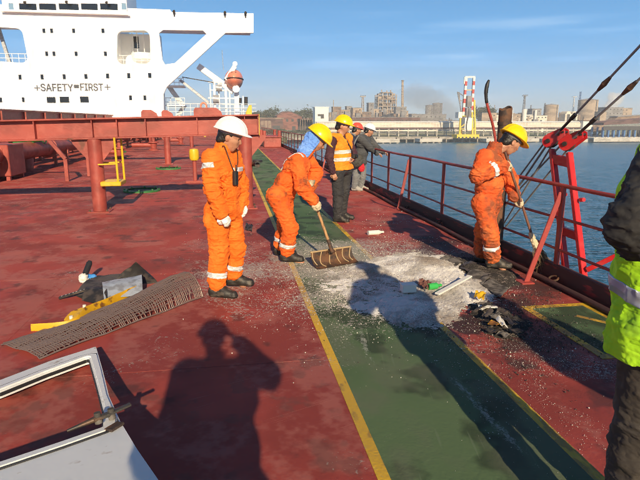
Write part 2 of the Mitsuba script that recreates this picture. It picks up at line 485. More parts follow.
class Figure:
    """One standing person: a continuous body surface, clothes over it. J: joints in metres."""

    def __init__(s, key, J, fwd, head_fwd, seed=0, fine=.007):
        s.key, s.J, s.seed, s.h = key, {k: A(v, float) for k, v in J.items()}, seed, fine
        J = s.J
        s.hipc, s.shc = (J['hipR'] + J['hipL']) / 2, (J['shR'] + J['shL']) / 2
        s.fwd = unit(fwd)
        s.spine = unit(s.shc - s.hipc)
        s.left = unit(J['shL'] - J['shR'])
        s.front = unit(np.cross(s.left, s.spine))
        if s.front @ s.fwd < 0:
            s.front = -s.front
        s.waist = s.hipc + (s.shc - s.hipc) * .38 - s.front * .0
        s.chest = s.hipc + (s.shc - s.hipc) * .78
        # head axes
        hf = unit(head_fwd)
        hl = unit(np.cross([0, 0, 1], hf))
        s.hf, s.hl, s.hu = hf, hl, np.cross(hf, hl)
        s.H = J['head']
        s.ax = A([s.hf, s.hl, s.hu])

    def at(s, f, l, u):
        return s.H + s.hf * f + s.hl * l + s.hu * u

    def torso(s, g, fat=1.0, low=True):
        J, lf = s.J, s.left
        r = [cone(s.chest - lf * .085, s.chest + lf * .085, .108 * fat + g),
             cone(s.waist - lf * .055, s.waist + lf * .055, .103 * fat + g),
             cone(s.chest, s.waist, .115 * fat + g, .108 * fat + g),
             cone(J['shR'] + lf * .02, J['shL'] - lf * .02, .058 + g)]
        if low:
            r += [cone(s.waist, s.hipc + s.spine * .03, .105 * fat + g, .115 * fat + g),
                  cone(J['hipR'], J['hipL'], .090 * fat + g)]
        return r

    def arm(s, S, g, gw=None):
        J = s.J
        gw = g if gw is None else gw
        return [cone(J['sh' + S], J['el' + S], .056 + g, .045 + (g + gw) / 2), cone(J['el' + S], J['wr' + S], .045 + (g + gw) / 2, .030 + gw)]

    def leg(s, S, g, ga=None, upto=0.0):
        J = s.J
        ga = g if ga is None else ga
        an = J['an' + S] + (J['kn' + S] - J['an' + S]) * upto
        return [cone(J['hip' + S], J['kn' + S], .088 + g, .060 + (g + ga) / 2), cone(J['kn' + S], an, .060 + (g + ga) / 2, .043 + ga)]

    def head_sdf(s):
        a, ax = s.at, s.ax
        skull = ell(a(-.012, 0, .028), ax, (.100, .078, .098))
        face = ell(a(.028, 0, -.018), ax, (.068, .066, .096))
        jaw = cone(a(.045, 0, -.098), a(-.01, 0, -.055), .030, .056)
        nose = cone(a(.088, 0, .012), a(.108, 0, -.026), .010, .015)
        lip = cone(a(.083, -.016, -.060), a(.083, .016, -.060), .013)
        brow = cone(a(.082, -.032, .028), a(.082, .032, .028), .013)
        cheek = [cone(a(.060, l, -.022), a(.03, l * 1.25, -.02), .026) for l in (-.036, .036)]
        base = join([skull, face, jaw, brow, lip] + cheek, .03)
        eyes = [ell(a(.094, l, .004), ax, (.014, .017, .011)) for l in (-.031, .031)]
        b2 = lambda P: -smin(-base(P), np.minimum(eyes[0](P), eyes[1](P)), .012) if False else np.maximum(base(P), -np.minimum(eyes[0](P), eyes[1](P)))
        ears = [ell(a(-.012, l, -.012), ax, (.020, .010, .033)) for l in (-.079, .079)]
        mouth = ell(a(.098, 0, -.061), ax, (.010, .022, .0022))
        return lambda P: np.maximum(smin(smin(smin(b2(P), nose(P), .012), ears[0](P), .008), ears[1](P), .008), -mouth(P))

    def body(s, skin, hands, label=None, fat=1.0):
        J = s.J
        pr = s.torso(-.004, fat) + s.arm('R', -.004) + s.arm('L', -.004) + s.leg('R', -.004) + s.leg('L', -.004)
        for S in 'RL':
            pr.append(cone(J['an' + S], J['an' + S] + (J['to' + S] - J['an' + S]) * .8 - V(0, 0, .03), .04, .03))
        neck = cone(J['nk'] - s.spine * .03, s.at(-.025, 0, -.045), .062, .056)
        main = join(pr, .035)
        hs = [join(hand_prims(J['wr' + S], hd, pn, sd, cu), .008) for S, hd, pn, sd, cu in hands]
        wr = [cone(J['wr' + S], J['wr' + S] + unit(hd) * .025, .030, .024) for S, hd, pn, sd, cu in hands]
        hd_ = s.head_sdf()

        def f(P):
            d = smin(main(P), neck(P), .03)
            d = smin(d, hd_(P), .012)
            for h, w in zip(hs, wr):
                d = smin(d, smin(h(P), w(P), .012), .010)
            return d
        pts = list(J.values()) + [J['wr' + x[0]] + unit(x[1]) * .18 for x in hands]
        m = nets(f, *bounds(pts, .17), min(s.h, .0065))
        scene[s.key] = mikit.ply(m, skin, smooth=True)
        # eyes, brows, hair under the helmet
        part(s.key, 'eye', nets(lambda P: ell(s.at(.083, .031, .003), s.ax, (.011, .013, .010))(P), s.at(.08, .03, 0) - .03, s.at(.08, .03, 0) + .03, .003), 'eye_dark', True)
        part(s.key, 'eye', nets(lambda P: ell(s.at(.083, -.031, .003), s.ax, (.011, .013, .010))(P), s.at(.08, -.03, 0) - .03, s.at(.08, -.03, 0) + .03, .003), 'eye_dark', True)
        for l in (-1, 1):
            part(s.key, 'eyebrow', rod(s.at(.093, l * .016, .024), s.at(.082, l * .046, .028), .005, .003, 6), 'hair')

    def hair(s, low=-.055, name='hair'):
        sk = ell(s.at(-.014, 0, .024), s.ax, (.108, .086, .104))
        nape = cone(s.at(-.075, -.03, -.05), s.at(-.075, .03, -.05), .040)
        f = cut(join([sk, nape], .03), half(s.at(.030, 0, .02), s.hf * 1.0 - s.hu * .75), half(s.at(0, 0, low), -s.hu + s.hf * .35))
        ears = join([ell(s.at(-.004, l, -.016), s.ax, (.030, .03, .036)) for l in (-.085, .085)], .01)
        f = crumple(minus(f, ears), .0025, 90, s.seed)
        part(s.key, name, nets(f, s.H - .17, s.H + .17, .0055), 'hair', True)

    def helmet(s, mat_, tilt=0.0, size=1.0, label=None):
        c = s.at(-.006, 0, .052)
        hf = unit(s.hf + s.hu * tilt)
        hu = np.cross(hf, s.hl)
        ax = A([hf, s.hl, hu])
        k = size
        dome = ell(c, ax, (.138 * k, .118 * k, .122 * k))
        inner = ell(c, ax, (.124 * k, .104 * k, .108 * k))
        ridge = ell(c, ax, (.145 * k, .020 * k, .130 * k))
        r2 = [ell(c + s.hl * l, ax, (.130 * k, .010, .122 * k)) for l in (-.045 * k, .045 * k)]
        brim = ell(c + hf * .012, ax, (.166 * k, .134 * k, .011))
        peak = ell(c + hf * .085 * k - hu * .004, ax, (.105 * k, .098 * k, .009))
        up = half(c, -hu)
        sh = lambda P: np.maximum(smin(np.minimum(smin(dome(P), ridge(P), .012), 9), np.minimum(r2[0](P), r2[1](P)), .010), up(P))
        f = lambda P: np.maximum(smin(smin(sh(P), brim(P), .014), peak(P), .012), -np.maximum(inner(P), half(c + hu * .2, hu)(P)))
        part(s.key, 'helmet', nets(f, c - .2 * k, c + .2 * k, .0042), mat_, True, label)
        # headband and harness seen below the rim
        band = cut(minus(ell(c - hu * .004, ax, (.116, .095, .12)), ell(c - hu * .004, ax, (.109, .088, .12))), half(c - hu * .002, hu), half(c - hu * .026, -hu))
        part(s.key, 'headband', nets(band, c - .13, c + .13, .0045), 'strap_grey', True)

    def cloth(s, name, prims, mat_, amp=.006, freq=15, k=.03, cuts=(), label=None, h=None, stretch=(.8, .8, 1.35)):
        J = s.J
        at = [(s.waist, .13), (s.hipc - s.spine * .05, .12)] + [(J[q + S], .115) for q in ('el', 'kn') for S in 'RL'] + [(J['sh' + S] - s.spine * .09, .09) for S in 'RL']
        at += [(J['an' + S] + unit(J['kn' + S] - J['an' + S]) * .10, .12) for S in 'RL'] + [(J['wr' + S] + unit(J['el' + S] - J['wr' + S]) * .07, .09) for S in 'RL']
        f = crumple(join(prims, k), amp, freq, s.seed + 17, stretch, at)
        if cuts:
            f = cut(f, *cuts)
        m = nets(f, *bounds(list(s.J.values()), .22), h or s.h)
        part(s.key, name, m, mat_, True, label)
        return f

    def band(s, f, a, b, w, mat_, R=.16, grow_=.005, name='reflective_band', label=None, both=()):
        "a strip of width w round the cloth f where the plane through a, normal to b - a, cuts it"
        n = unit(b - a)
        g = cut(grow(f, grow_), half(a + n * w / 2, n), half(a - n * w / 2, -n), lambda P: np.linalg.norm(P - A(a, np.float32), axis=1) - R, *both)
        part(s.key, name, nets(g, a - R, a + R, .0055), mat_, True, label)

    def boots(s, mat_='boot', names='boot'):
        for S in 'RL':
            an, to = s.J['an' + S], s.J['to' + S]
            d = unit((to - an) * [1, 1, 0])
            g0 = an[2] - .085
            heel = V(an[0], an[1], g0 + .036) - d * .035
            ball = V(an[0], an[1], g0 + .036) + d * .10
            tip = V(an[0], an[1], g0 + .034) + d * .175
            lat = np.cross([0, 0, 1], d)
            f = join([cone(heel, ball, .040, .046), cone(ball, tip, .046, .038), cone(heel + V(0, 0, .02), an + V(0, 0, .09), .045, .052), cone(ball + V(0, 0, .005), an + d * .03 + V(0, 0, .02), .044, .045)], .03)
            sole = lambda P, H=heel, Q=tip: np.maximum(np.maximum(cone(H, Q, .047, .046)(P), (P[:, 2] - (g0 + .028))), g0 + .001 - P[:, 2])
            up = cut(f, half([0, 0, g0 + .012], [0, 0, -1]))
            m = nets(lambda P: np.minimum(up(P), sole(P)), *bounds([heel, tip, an + V(0, 0, .1)], .07), .006)
            part(s.key, names, m, mat_, True)

    def gloves(s, hands, mat_, label=None):
        for S, hd, pn, sd, cu in hands:
            W = s.J['wr' + S]
            pr = hand_prims(W, hd, pn, sd, cu, .0035)
            f = join(pr, .010)
            cuff = cone(W - unit(s.J['wr' + S] - s.J['el' + S]) * .03, W + unit(hd) * .03, .040, .031)
            g = crumple(lambda P: smin(f(P), cuff(P), .015), .0015, 60, s.seed)
            part(s.key, 'glove', nets(g, *bounds([W, W + unit(hd) * .2], .10), .0042), mat_, True, label)


def cloth_mat(name, col, dirt=None, amount=0.0, sheen=.2, pale=None):
    pale = pale or tuple(min(c * 1.15 + .01, 1) for c in col)

    def fn(p, n, uv):
        a = fbm(p.x * 8, p.y * 8, p.z * 8, 3)
        c = mix(col, pale, smoothstep(.4, .7, a))
        if dirt:
            q = fbm(p.x * 5 + 3, p.y * 5, p.z * 4, 4)
            sm = fbm(p.x * 28, p.y * 28, p.z * 18, 3)
            c = mix(c, dirt, smoothstep(.66 - .3 * amount, .86 - .3 * amount, q * .65 + sm * .35) * .75)
        return c
    bump = F(lambda p, n, uv: fbm(p.x * 26 + 3 * noise(p.z * 9, p.x * 9), p.y * 26, p.z * 34, 3) + .5 * dr.abs(2 * noise(p.x * 33 + 4 * noise(p.z * 14, p.y * 9), p.y * 33, p.z * 52) - 1), 2e-3)
    mat(name, F(fn), .85, bump, .0085, sheen=sheen)


cloth_mat('orange_cloth', (.84, .148, .008), (.42, .085, .012), .22, pale=(.87, .185, .016))
cloth_mat('orange_worn', (.76, .115, .012), (.10, .045, .02), .55, pale=(.80, .15, .02))
cloth_mat('orange_dirty', (.64, .092, .016), (.17, .060, .03), .78, pale=(.72, .15, .03))
cloth_mat('vest_orange', (.92, .24, .012), pale=(.95, .30, .02))
cloth_mat('vest_green', (.36, .70, .008), (.20, .40, .03), .25, pale=(.42, .76, .02))
cloth_mat('navy_cloth', (.020, .022, .045))
cloth_mat('maroon_cloth', (.055, .016, .024))
cloth_mat('black_cloth', (.016, .015, .015))
cloth_mat('charcoal_cloth', (.030, .029, .032))
cloth_mat('grey_cloth', (.060, .062, .066))
cloth_mat('light_grey_cloth', (.17, .175, .18))
cloth_mat('jeans_cloth', (.03, .05, .13))
cloth_mat('brown_cloth', (.045, .037, .030), (.02, .017, .014), .4)
cloth_mat('blue_cloth', (.13, .29, .72), pale=(.22, .40, .82))
cloth_mat('white_glove', (.72, .71, .68), (.25, .22, .2), .3)
cloth_mat('work_glove', (.50, .42, .28), (.12, .09, .06), .6)
cloth_mat('red_cloth', (.55, .02, .03))
cloth_mat('bag_cloth', (.05, .048, .042))
mat('skin', F(lambda p, n, uv: mix((.46, .235, .145), (.36, .16, .10), smoothstep(.4, .7, fbm(p.x * 30, p.y * 30, p.z * 30, 3)))), .5, specular=.4)
mat('hair', C(.012, .010, .009), .5)
mat('eye_dark', C(.02, .016, .014), .2)
mat('helmet_white', F(lambda p, n, uv: mix((.80, .80, .78), (.6, .57, .52), smoothstep(.5, .85, fbm(p.x * 14, p.y * 14, p.z * 14, 3)) * .35)), .32)
mat('helmet_yellow', F(lambda p, n, uv: mix((.88, .56, .006), (.62, .38, .015), smoothstep(.5, .85, fbm(p.x * 14, p.y * 14, p.z * 14, 3)) * .5)), .30)
mat('helmet_red', C(.70, .09, .06), .35)
mat('reflective', F(lambda p, n, uv: mix((.74, .75, .74), (.55, .55, .54), smoothstep(.4, .8, fbm(p.x * 16, p.y * 16, p.z * 16, 3)))), .35, metallic=.15)
mat('reflective_grey', C(.36, .40, .50), .35, metallic=.3)
mat('boot', F(lambda p, n, uv: mix((.022, .019, .017), (.09, .075, .06), smoothstep(.5, .75, fbm(p.x * 22, p.y * 22, p.z * 22, 3)))), .55)
mat('pale_shoe', C(.35, .33, .30), .7)
mat('strap_grey', C(.25, .25, .25), .7)
mat('wood', F(lambda p, n, uv: mix((.42, .24, .10), (.25, .13, .05), smoothstep(.4, .7, fbm(p.x * 60, p.y * 60, p.z * 6, 3)))), .6)

# ------------------------------------------------------------------ the ship
def deck_grid(x0, x1, y0, y1, z, nx=2, ny=2):
    return box(x0, x1, y0, y1, z - .02, z)


struct('ship_deck', box(-39, 3.42, -30, 120, -1.2, 0), 'deck_paint')
part('ship_deck', 'walkway', box(.69, 1.63, -12, 66, -.02, .004), 'walk_paint')
for x0 in (.628, 1.63):
    part('ship_deck', 'yellow_line', box(x0, x0 + .062, -12, 66, -.02, .0045), 'line_paint')
# marked square by the rail
part('ship_deck', 'marked_square', box(2.62, 3.12, 3.30, 4.29, -.02, .004), 'walk_paint')
for b in ((2.55, 3.26, 4.29, 4.36), (2.55, 2.62, 3.23, 4.29), (3.12, 3.19, 3.23, 4.29), (2.62, 3.12, 3.23, 3.30)):
    part('ship_deck', 'yellow_line', box(*b, -.02, .0045), 'line_paint')
part('ship_deck', 'yellow_line', beam((2.90, 4.06, .001), (3.05, 3.86, .001), .05, .008), 'line_paint')
part('ship_deck', 'hull_side', cat([box(3.40, 3.56, -30, 120, -13.5, -.06), box(3.42, 3.50, -30, 120, -.06, -.03)]), 'red_steel')
part('ship_deck', 'deck_coaming', cbox(3.33, 3.40, -8, 100, -.02, .17, .01), 'coaming_paint')
for y in (1.1, 3.55, 6.0, 8.4, 10.9, 13.3, 15.8, 18.2, 20.7, 23.1, 25.6, 28.0):
    part('ship_deck', 'weld_seam', prism(Polygon([(-.012, -.004), (.012, -.004), (.006, .002), (-.006, .002)]), 14.6, (-14, y, 0), V(0, 1, 0), V(0, 0, 1)), 'deck_paint')
for x in (-1.75, -4.2, -6.6, 2.45):
    part('ship_deck', 'weld_seam', prism(Polygon([(-.012, -.004), (.012, -.004), (.006, .002), (-.006, .002)]), 40, (x, 36, 0), V(1, 0, 0), V(0, 0, 1)), 'deck_paint')
part('ship_deck', 'gutter_pipe', tube([(3.18 + .02 * math.sin(y * 1.7), y, .035) for y in np.linspace(3, 30, 40)], .028, 8), 'coaming_paint', True)

# railing
rl = thing('ship_railing', 'red steel railing along the ship edge with slanted stays', 'railing')
posts = [1.9, 3.5, 5.12, 6.72, 8.36, 10.06, 11.50, 12.94] + [14.4 + 1.5 * i for i in range(32)]
for y in posts:
    part(rl, 'post', cbox(3.345, 3.38, y - .032, y + .032, .0, 1.0, .006), 'rail_red')
for z, r in ((1.0, .021), (.66, .015), (.33, .015)):
    part(rl, 'rail', tube([(3.362, y, z + .006 * math.sin(y * 1.9 + z * 9)) for y in np.linspace(-6, 61, 120)], r, 8), 'rail_red', True)
for y in (5.12, 10.06, 14.4, 18.9, 23.4):
    part(rl, 'stay', beam((3.0 if y < 6 else 3.14, y - .06, .0), (3.345, y, .93), .055, .02, (0, 1, 0), .004), 'rail_red')
    part(rl, 'stay_foot', cbox(2.92 if y < 6 else 3.06, 3.06 if y < 6 else 3.20, y - .13, y + .03, -.01, .014), 'rail_red')
for y, z in ((8.25, .06), (9.9, .04), (5.0, .05)):
    part(rl, 'shackle', tube([(3.27 + .035 * math.cos(t), y + .06 * math.sin(t), z + .02 * math.cos(t)) for t in np.linspace(0, 5.6, 14)], .011, 6), 'rusty', True)

# raised red platform far along the side
k = thing('side_platform', 'raised red platform box far along the railing', 'platform')
part(k, 'box', cbox(2.1, 3.2, 35.5, 39.5, 0, .62, .03), 'red_steel')
part(k, 'top_plate', cbox(2.0, 3.25, 35.4, 39.6, .62, .68, .01), 'red_steel')
for x in (2.15, 3.1):
    for y in (35.7, 39.3):
        part(k, 'bollard', rod((x, y, .68), (x, y, 1.05), .11), 'red_steel', 30)

# gangway davit with its two sheave heads and wires
k = thing('gangway_davit', 'bright red inclined davit frame with two sheave heads outside the railing', 'davit')
la, lb = [V(3.62, 5.24, -.2), V(3.76, 6.02, 1.32)], [V(3.62, 4.92, -.2), V(3.76, 5.68, 1.30)]
for a, b in (la, lb):
    part(k, 'leg', beam(a, b, .066, .055, (0, 1, .4), .006), 'tower_red')
m = lambda L, t: L[0] + (L[1] - L[0]) * t
part(k, 'cross_bar', beam(m(la, .42), m(lb, .42), .05, .09, (0, 0, 1), .004), 'tower_red')
part(k, 'cross_bar', beam(m(la, .93), m(lb, .93), .05, .11, (0, 0, 1), .004), 'tower_red')
part(k, 'brace', beam(V(3.66, 5.02, .12), V(4.15, 4.35, .75), .05, .05, (0, 0, 1), .004), 'tower_red')
for a, b in (la, lb):
    part(k, 'lug', rod(m((a, b), .66) + V(.03, -.05, .02), m((a, b), .66) + V(.03, -.11, .03), .022), 'tower_red', 30)
wd = unit(V(.50, -.866, .62))                      # the wires run up and forward
for (a, b) in (la, lb):
    c = b + V(0, .05, .10)
    hx = unit(np.cross([0, 0, 1], wd))
    u = unit(np.cross(wd, hx))
    prof = unary_union([Point(0, 0).buffer(.076), Polygon([(0, -.076), (.20, -.048), (.225, .012), (.20, .052), (0, .076)])]).buffer(-.01).buffer(.01)
    for sx in (-.055, .041):
        part(k, 'cheek_plate', prism(prof, .014, c + np.cross(wd, u) * sx, wd, u), 'tower_red')
    part(k, 'top_plate', beam(c + wd * .02 + u * .074 * (1 if u[2] > 0 else -1), c + wd * .20 + u * .047 * (1 if u[2] > 0 else -1), .11, .012, u), 'tower_red')
    sh = lathe([(.02, -.034), (.080, -.034), (.084, -.026), (.060, -.008), (.060, .008), (.084, .026), (.080, .034), (.02, .034)], n=28)
    Mr = np.eye(4)
    Mr[:3, 0], Mr[:3, 1], Mr[:3, 2], Mr[:3, 3] = wd, u, np.cross(wd, u), c
    sh.apply_transform(Mr)
    part(k, 'sheave', sh, 'dark_metal', 30)
    part(k, 'axle', rod(c - hx * .075, c + hx * .075, .026), 'dark_metal', 30)
    for q in (.14, .20):
        part(k, 'bolt', rod(c + wd * q - hx * .066, c + wd * q + hx * .066, .013, n=8), 'dark_metal')
for i, (a, b) in enumerate((la, lb)):
    c = b + V(0, .05, .10)
    e = (V(3.78, 4.83, 2.30), V(3.78, 4.63, 2.10))[i]
    d = unit(e - c)
    w = thing('stay_wire', ('left' if i == 0 else 'right') + ' of the two steel wires rising from the davit with a rusty clamp', 'wire')
    part(w, 'rope', rod(c + d * .1, c + d * 6.0, .0125), 'rope_steel', 30)
    part(w, 'fork', cat([rod(c + d * .22, c + d * .46, .016), rod(c + d * .44, c + d * .52, .024)]), 'dark_metal', 30)
    t = c + d * np.linalg.norm((V(3.77, 5.21, 2.0) if i == 0 else V(3.77, 4.87, 1.99)) - c)
    part(w, 'clamp', cat([trimesh.creation.icosphere(2, .030).apply_translation(t), rod(t - d * .10, t, .016, .030), rod(t, t + d * .10, .030, .016), trimesh.creation.icosphere(2, .024).apply_translation(t + d * .04), trimesh.creation.icosphere(2, .024).apply_translation(t - d * .04)]), 'rusty', 30)
    for j, off in enumerate((-.085, .02, .10)):
        if i == 1 and j == 1:
            continue
        s = c + V(.0, .02 + off, -.02)
        q = thing('fall_rope', ('steel fall rope hanging nearest the sweeping man, leftmost of the ropes', 'thicker steel fall rope second from the left below the davit head', 'steel fall rope from the left davit head, closest to its leg', 'steel fall rope from the right davit head, left one of its pair', '', 'rightmost steel fall rope, from the right davit head')[i * 3 + j], 'rope', 'fall ropes of the davit')
        part(q, 'strand', rod(s, s + V(.08 + .05 * j, 1.15 + .22 * j + .25 * i, -1.15) * 3.2, .011 if j != 1 else .013), 'rope_steel', 30)

# pipe and bent bar standing at the rail behind the sweeping man
k = thing('vent_pipe', 'rusty dark vent pipe with broken top behind the man at the rail', 'pipe')
pv = lathe([(.078, 0), (.078, 1.80), (.062, 1.80), (.062, 1.2), (0, 1.2)], n=32)
z = pv.vertices[:, 2] > 1.5
an = np.arctan2(pv.vertices[:, 1], pv.vertices[:, 0])
pv.vertices[z, 2] += .022 * np.sin(an[z] + 1) + .010 * np.sin(3 * an[z])
pv.apply_translation([3.30, 6.34, 0])
part(k, 'pipe', pv, 'rusty', 30)
part(k, 'flange', rod((3.30, 6.34, 0), (3.30, 6.34, .03), .13, n=20), 'rusty', 30)
part(k, 'rim_strap', lathe([(.079, 1.60), (.085, 1.60), (.085, 1.64), (.079, 1.64)], (3.30, 6.34, 0), 28), 'rusty', 30)
k = thing('crow_bar', 'tall bent red bar with a black flat tip leaning at the rail', 'bar')
pts = [V(3.252, 6.350, 0.808), V(3.190, 6.330, 1.423), V(3.103, 6.310, 1.685), V(3.036, 6.300, 1.848), V(3.015, 6.300, 1.964)]
pts = [V(3.14, 6.36, .0)] + pts
part(k, 'shaft', tube(spline(pts, 30), .016, 10), 'rail_red', True)
tip = [V(3.033, 6.300, 1.860), V(3.016, 6.300, 1.952), V(3.017, 6.300, 2.032), V(3.042, 6.300, 2.124)]
part(k, 'tip', tube(spline(tip, 10), [.019] * 4 + [.023] * 4 + [.018, .012], 10), 'lamp_black', True)

# ------------------------------------------------------------------ pipe gantries over the deck
def gantry(y, x0, x1, pillars, z0, z1, slope, label, detail=True):
    k = thing('pipe_gantry', label, 'gantry')
    S = lambda x: slope * (x - x1)

    def bar(xa, xb, ya, yb, za, zb, c=.006):
        m = cbox(xa, xb, ya, yb, za, zb, c)
        m.vertices[:, 2] += S(m.vertices[:, 0])
        return m
    part(k, 'web', bar(x0, x1, y - .008, y + .008, z0 + .02, z1 - .02, .002), 'red_steel')
    part(k, 'top_flange', bar(x0, x1, y - .15, y + .15, z1 - .02, z1 + .01), 'red_steel')
    part(k, 'bottom_flange', bar(x0, x1, y - .11, y + .11, z0 - .01, z0 + .02), 'red_steel')
    for x in [x1 - .012] + [px for px in pillars] + [x1 - 1.13, x1 - 2.05, x1 - 2.55, x1 - 3.95, x1 - 5.5]:
        part(k, 'stiffener', bar(x - .008, x + .008, y - .12, y - .008, z0 + .02, z1 - .02, .002), 'red_steel')
    for x in pillars:
        part(k, 'pillar', rod((x, y, 0), (x, y, z0 + S(x) - .01), .125, n=28), 'red_steel', 30)
        part(k, 'base_plate', cbox(x - .2, x + .2, y - .2, y + .2, -.01, .02), 'red_steel')
        if y < 20:
            for q in ((-.15, -.15), (.15, -.15), (-.15, .15), (.15, .15)):
                part(k, 'anchor_bolt', rod((x + q[0], y + q[1], .0), (x + q[0], y + q[1], .055), .018, n=6), 'rusty')
        for s in (-1, 1):
            g = prism(Polygon([(.12 * s, 0), (.40 * s, 0), (.38 * s, -.08), (.12 * s, -.40)]), .016, (x, y + .008, z0 + S(x) - .012), V(1, 0, 0), V(0, 0, 1))
            part(k, 'gusset', g, 'red_steel')
    return k


g1 = gantry(10.60, -16.0, .53, (-2.45, .27, -7.9, -13.3), 1.41, 1.765, .024, 'nearest red steel pipe gantry on round pillars')
for a, b, h in ((-1.60, -1.30, .13), (-1.24, -1.02, .12), (-.66, -.13, .15)):
    part(g1, 'saddle_plate', prism(Polygon([(a, -.01), (b, -.01), (b - .03, h * .55), (b - .12, h), (a + .03, h), (a, h * .7)]), .02, (0, 10.64, 1.765 + .024 * ((a + b) / 2 - .53)), V(1, 0, 0), V(0, 0, 1)), 'red_steel')
part(g1, 'end_stripe', cbox(.532, .545, 10.46, 10.52, 1.39, 1.78, .002), 'yellow_paint', label='yellow edge stripe')
part(g1, 'hydrant_valve', cat([rod((.48, 10.5, .84), (.48, 10.3, .84), .05), lathe([(.0, -.02), (.09, -.02), (.09, .02), (0, .02)], (.48, 10.28, .92), 16), rod((.40, 10.6, .84), (.48, 10.5, .84), .04)]), 'dark_metal', 30)
g2 = gantry(22.24, -16.0, .45, (-2.45, .25, -8.0), 1.33, 1.66, .004, 'second red pipe gantry farther back behind the first')
g3 = gantry(36.0, -16.0, .45, (-2.45, .25, -8.0), 1.30, 1.62, .0, 'third red pipe gantry in the distance')

# hanging step ladder
k = thing('step_ladder', 'yellow hanging step ladder with a yellow tread under the gantry', 'ladder')
for x in (-2.08, -2.02):
    pass
part(k, 'rail_bar', tube([(-2.07, 10.44, 1.36), (-2.05, 10.40, .52)], .020, 8), 'yellow_paint', 30)
part(k, 'rail_bar', tube([(-2.03, 10.86, 1.36), (-2.02, 10.84, .50)], .020, 8), 'yellow_paint', 30)
part(k, 'tread', cbox(-2.36, -2.0, 10.36, 10.88, .49, .57, .012), 'yellow_paint')
part(k, 'cross_bar', rod((-2.38, 10.42, .88), (-2.04, 10.42, .89), .014), 'yellow_paint', 30)
part(k, 'cross_bar', rod((-2.38, 10.86, .88), (-2.04, 10.86, .89), .014), 'yellow_paint', 30)

# post with yellow cap
k = thing('sounding_post', 'short red post with a bright yellow cap on the deck', 'post')
part(k, 'post', rod((-1.0, 15.4, 0), (-1.0, 15.4, .62), .055, n=16), 'red_steel', 30)
part(k, 'foot', cbox(-1.25, -.75, 15.25, 15.55, -.01, .05, .01), 'red_steel')
part(k, 'cap', lathe([(0, .60), (.10, .60), (.13, .66), (.13, .84), (.11, .90), (0, .92)], (-1.0, 15.4, 0), 20), 'yellow_paint', 30)
# round tank hatches with green rims
for x, y in ((-2.15, 13.6), (-2.2, 19.9), (-6.0, 31.0)):
    k = thing('deck_hatch', 'round green rimmed hatch in the red deck, ' + {13.6: 'the nearest one, beside the front pillar', 19.9: 'the one by the second gantry', 31.0: 'the farthest one near the pipes'}[y], 'hatch')
    part(k, 'rim', lathe([(.36, -.01), (.43, -.01), (.43, .035), (.36, .045)], (x, y, 0), 36), 'green_paint', 30)
    part(k, 'lid', lathe([(0, .02), (.36, .015), (.36, -.01)], (x, y, 0), 36), 'green_dark', 30)
    for i in range(8):
        a = i * math.pi / 4
        part(k, 'bolt', rod((x + .40 * math.cos(a), y + .40 * math.sin(a), .03), (x + .40 * math.cos(a), y + .40 * math.sin(a), .075), .022, n=8), 'green_paint')
mat('green_dark', F(lambda p, n, uv: mix((.035, .075, .025), (.09, .045, .035), smoothstep(.45, .6, fbm(p.x * 7, p.y * 7, 1., 3)))), .7)

# cargo pipes on the left
def pipeline(x, z, r, y0, y1, label, step=5.2):
    k = thing('cargo_pipe', label, 'pipe')
    part(k, 'pipe', rod((x, y0, z), (x, y1, z), r, n=28), 'red_steel', 30)
    y = y0 + 1.4
    while y < y1 - .5:
        part(k, 'flange', rod((x, y - .045, z), (x, y + .045, z), r * 1.38, n=28), 'red_steel', 30)
        for s in (-1, 1):
            part(k, 'support', beam((x + s * r * .8, y + 1.6, 0), (x + s * r * .8, y + 1.6, z), .10, .08, (0, 1, 0)), 'red_steel')
        part(k, 'saddle', box(x - r * 1.1, x + r * 1.1, y + 1.52, y + 1.68, z - r * 1.12, z - r * .6), 'red_steel')
        y += step
    return k


pipeline(-6.55, .72, .27, 14.6, 58, 'large red cargo pipe running aft, nearest the open deck')
pipeline(-7.55, .72, .24, 12.5, 58, 'red cargo pipe second from the open deck')
pipeline(-8.45, .62, .17, 12.5, 58, 'thin red cargo pipe third from the open deck')
pipeline(-9.6, .85, .30, 12.5, 58, 'thick red cargo pipe farthest from the open deck')
k = thing('deck_locker', 'red steel locker box at the left edge beside the pipes', 'locker')
part(k, 'box', cbox(-7.6, -6.15, 16.6, 17.8, .12, 1.0, .02), 'red_steel')
for x in (-7.5, -6.25):
    for y in (16.7, 17.7):
        part(k, 'leg', box(x - .05, x + .05, y - .05, y + .05, 0, .12), 'red_steel')
part(k, 'door', cbox(-7.45, -6.3, 16.585, 16.6, .2, .92, .004), 'red_steel')
k = thing('valve_actuator', 'green valve motor between the red pipes', 'motor')
part(k, 'drum', rod((-7.2, 19.6, 1.12), (-6.2, 19.6, 1.14), .17, n=24), 'green_paint', 30)
part(k, 'gear_case', cbox(-7.05, -6.4, 19.45, 19.75, .74, .98, .02), 'green_paint')
part(k, 'hand_wheel', tube([(-6.1, 19.6 + .22 * math.cos(t), 1.14 + .22 * math.sin(t)) for t in np.linspace(0, 2 * math.pi, 25)], .02, 6), 'green_paint', True)
part(k, 'valve_body', lathe([(0, 0), (.2, 0), (.24, .4), (.13, .7), (0, .75)], (-6.75, 19.6, 0), 20), 'red_steel', 30)
k = thing('pipe_brace_frame', 'red frame of slanted bars above the pipes on the left', 'frame')
for a, b in (((-7.0, 16.2, 1.25), (-5.0, 16.2, 1.25)), ((-5.0, 16.2, 1.25), (-4.55, 16.2, .62)), ((-4.95, 17.6, 1.32), (-4.3, 17.6, .72)), ((-7.0, 16.2, 1.25), (-7.0, 16.2, 0)), ((-4.55, 16.2, .62), (-4.55, 16.2, 0)), ((-4.3, 17.6, .72), (-4.3, 17.6, 0))):
    part(k, 'bar', beam(a, b, .10, .08, (0, 1, 0), .006), 'red_steel')
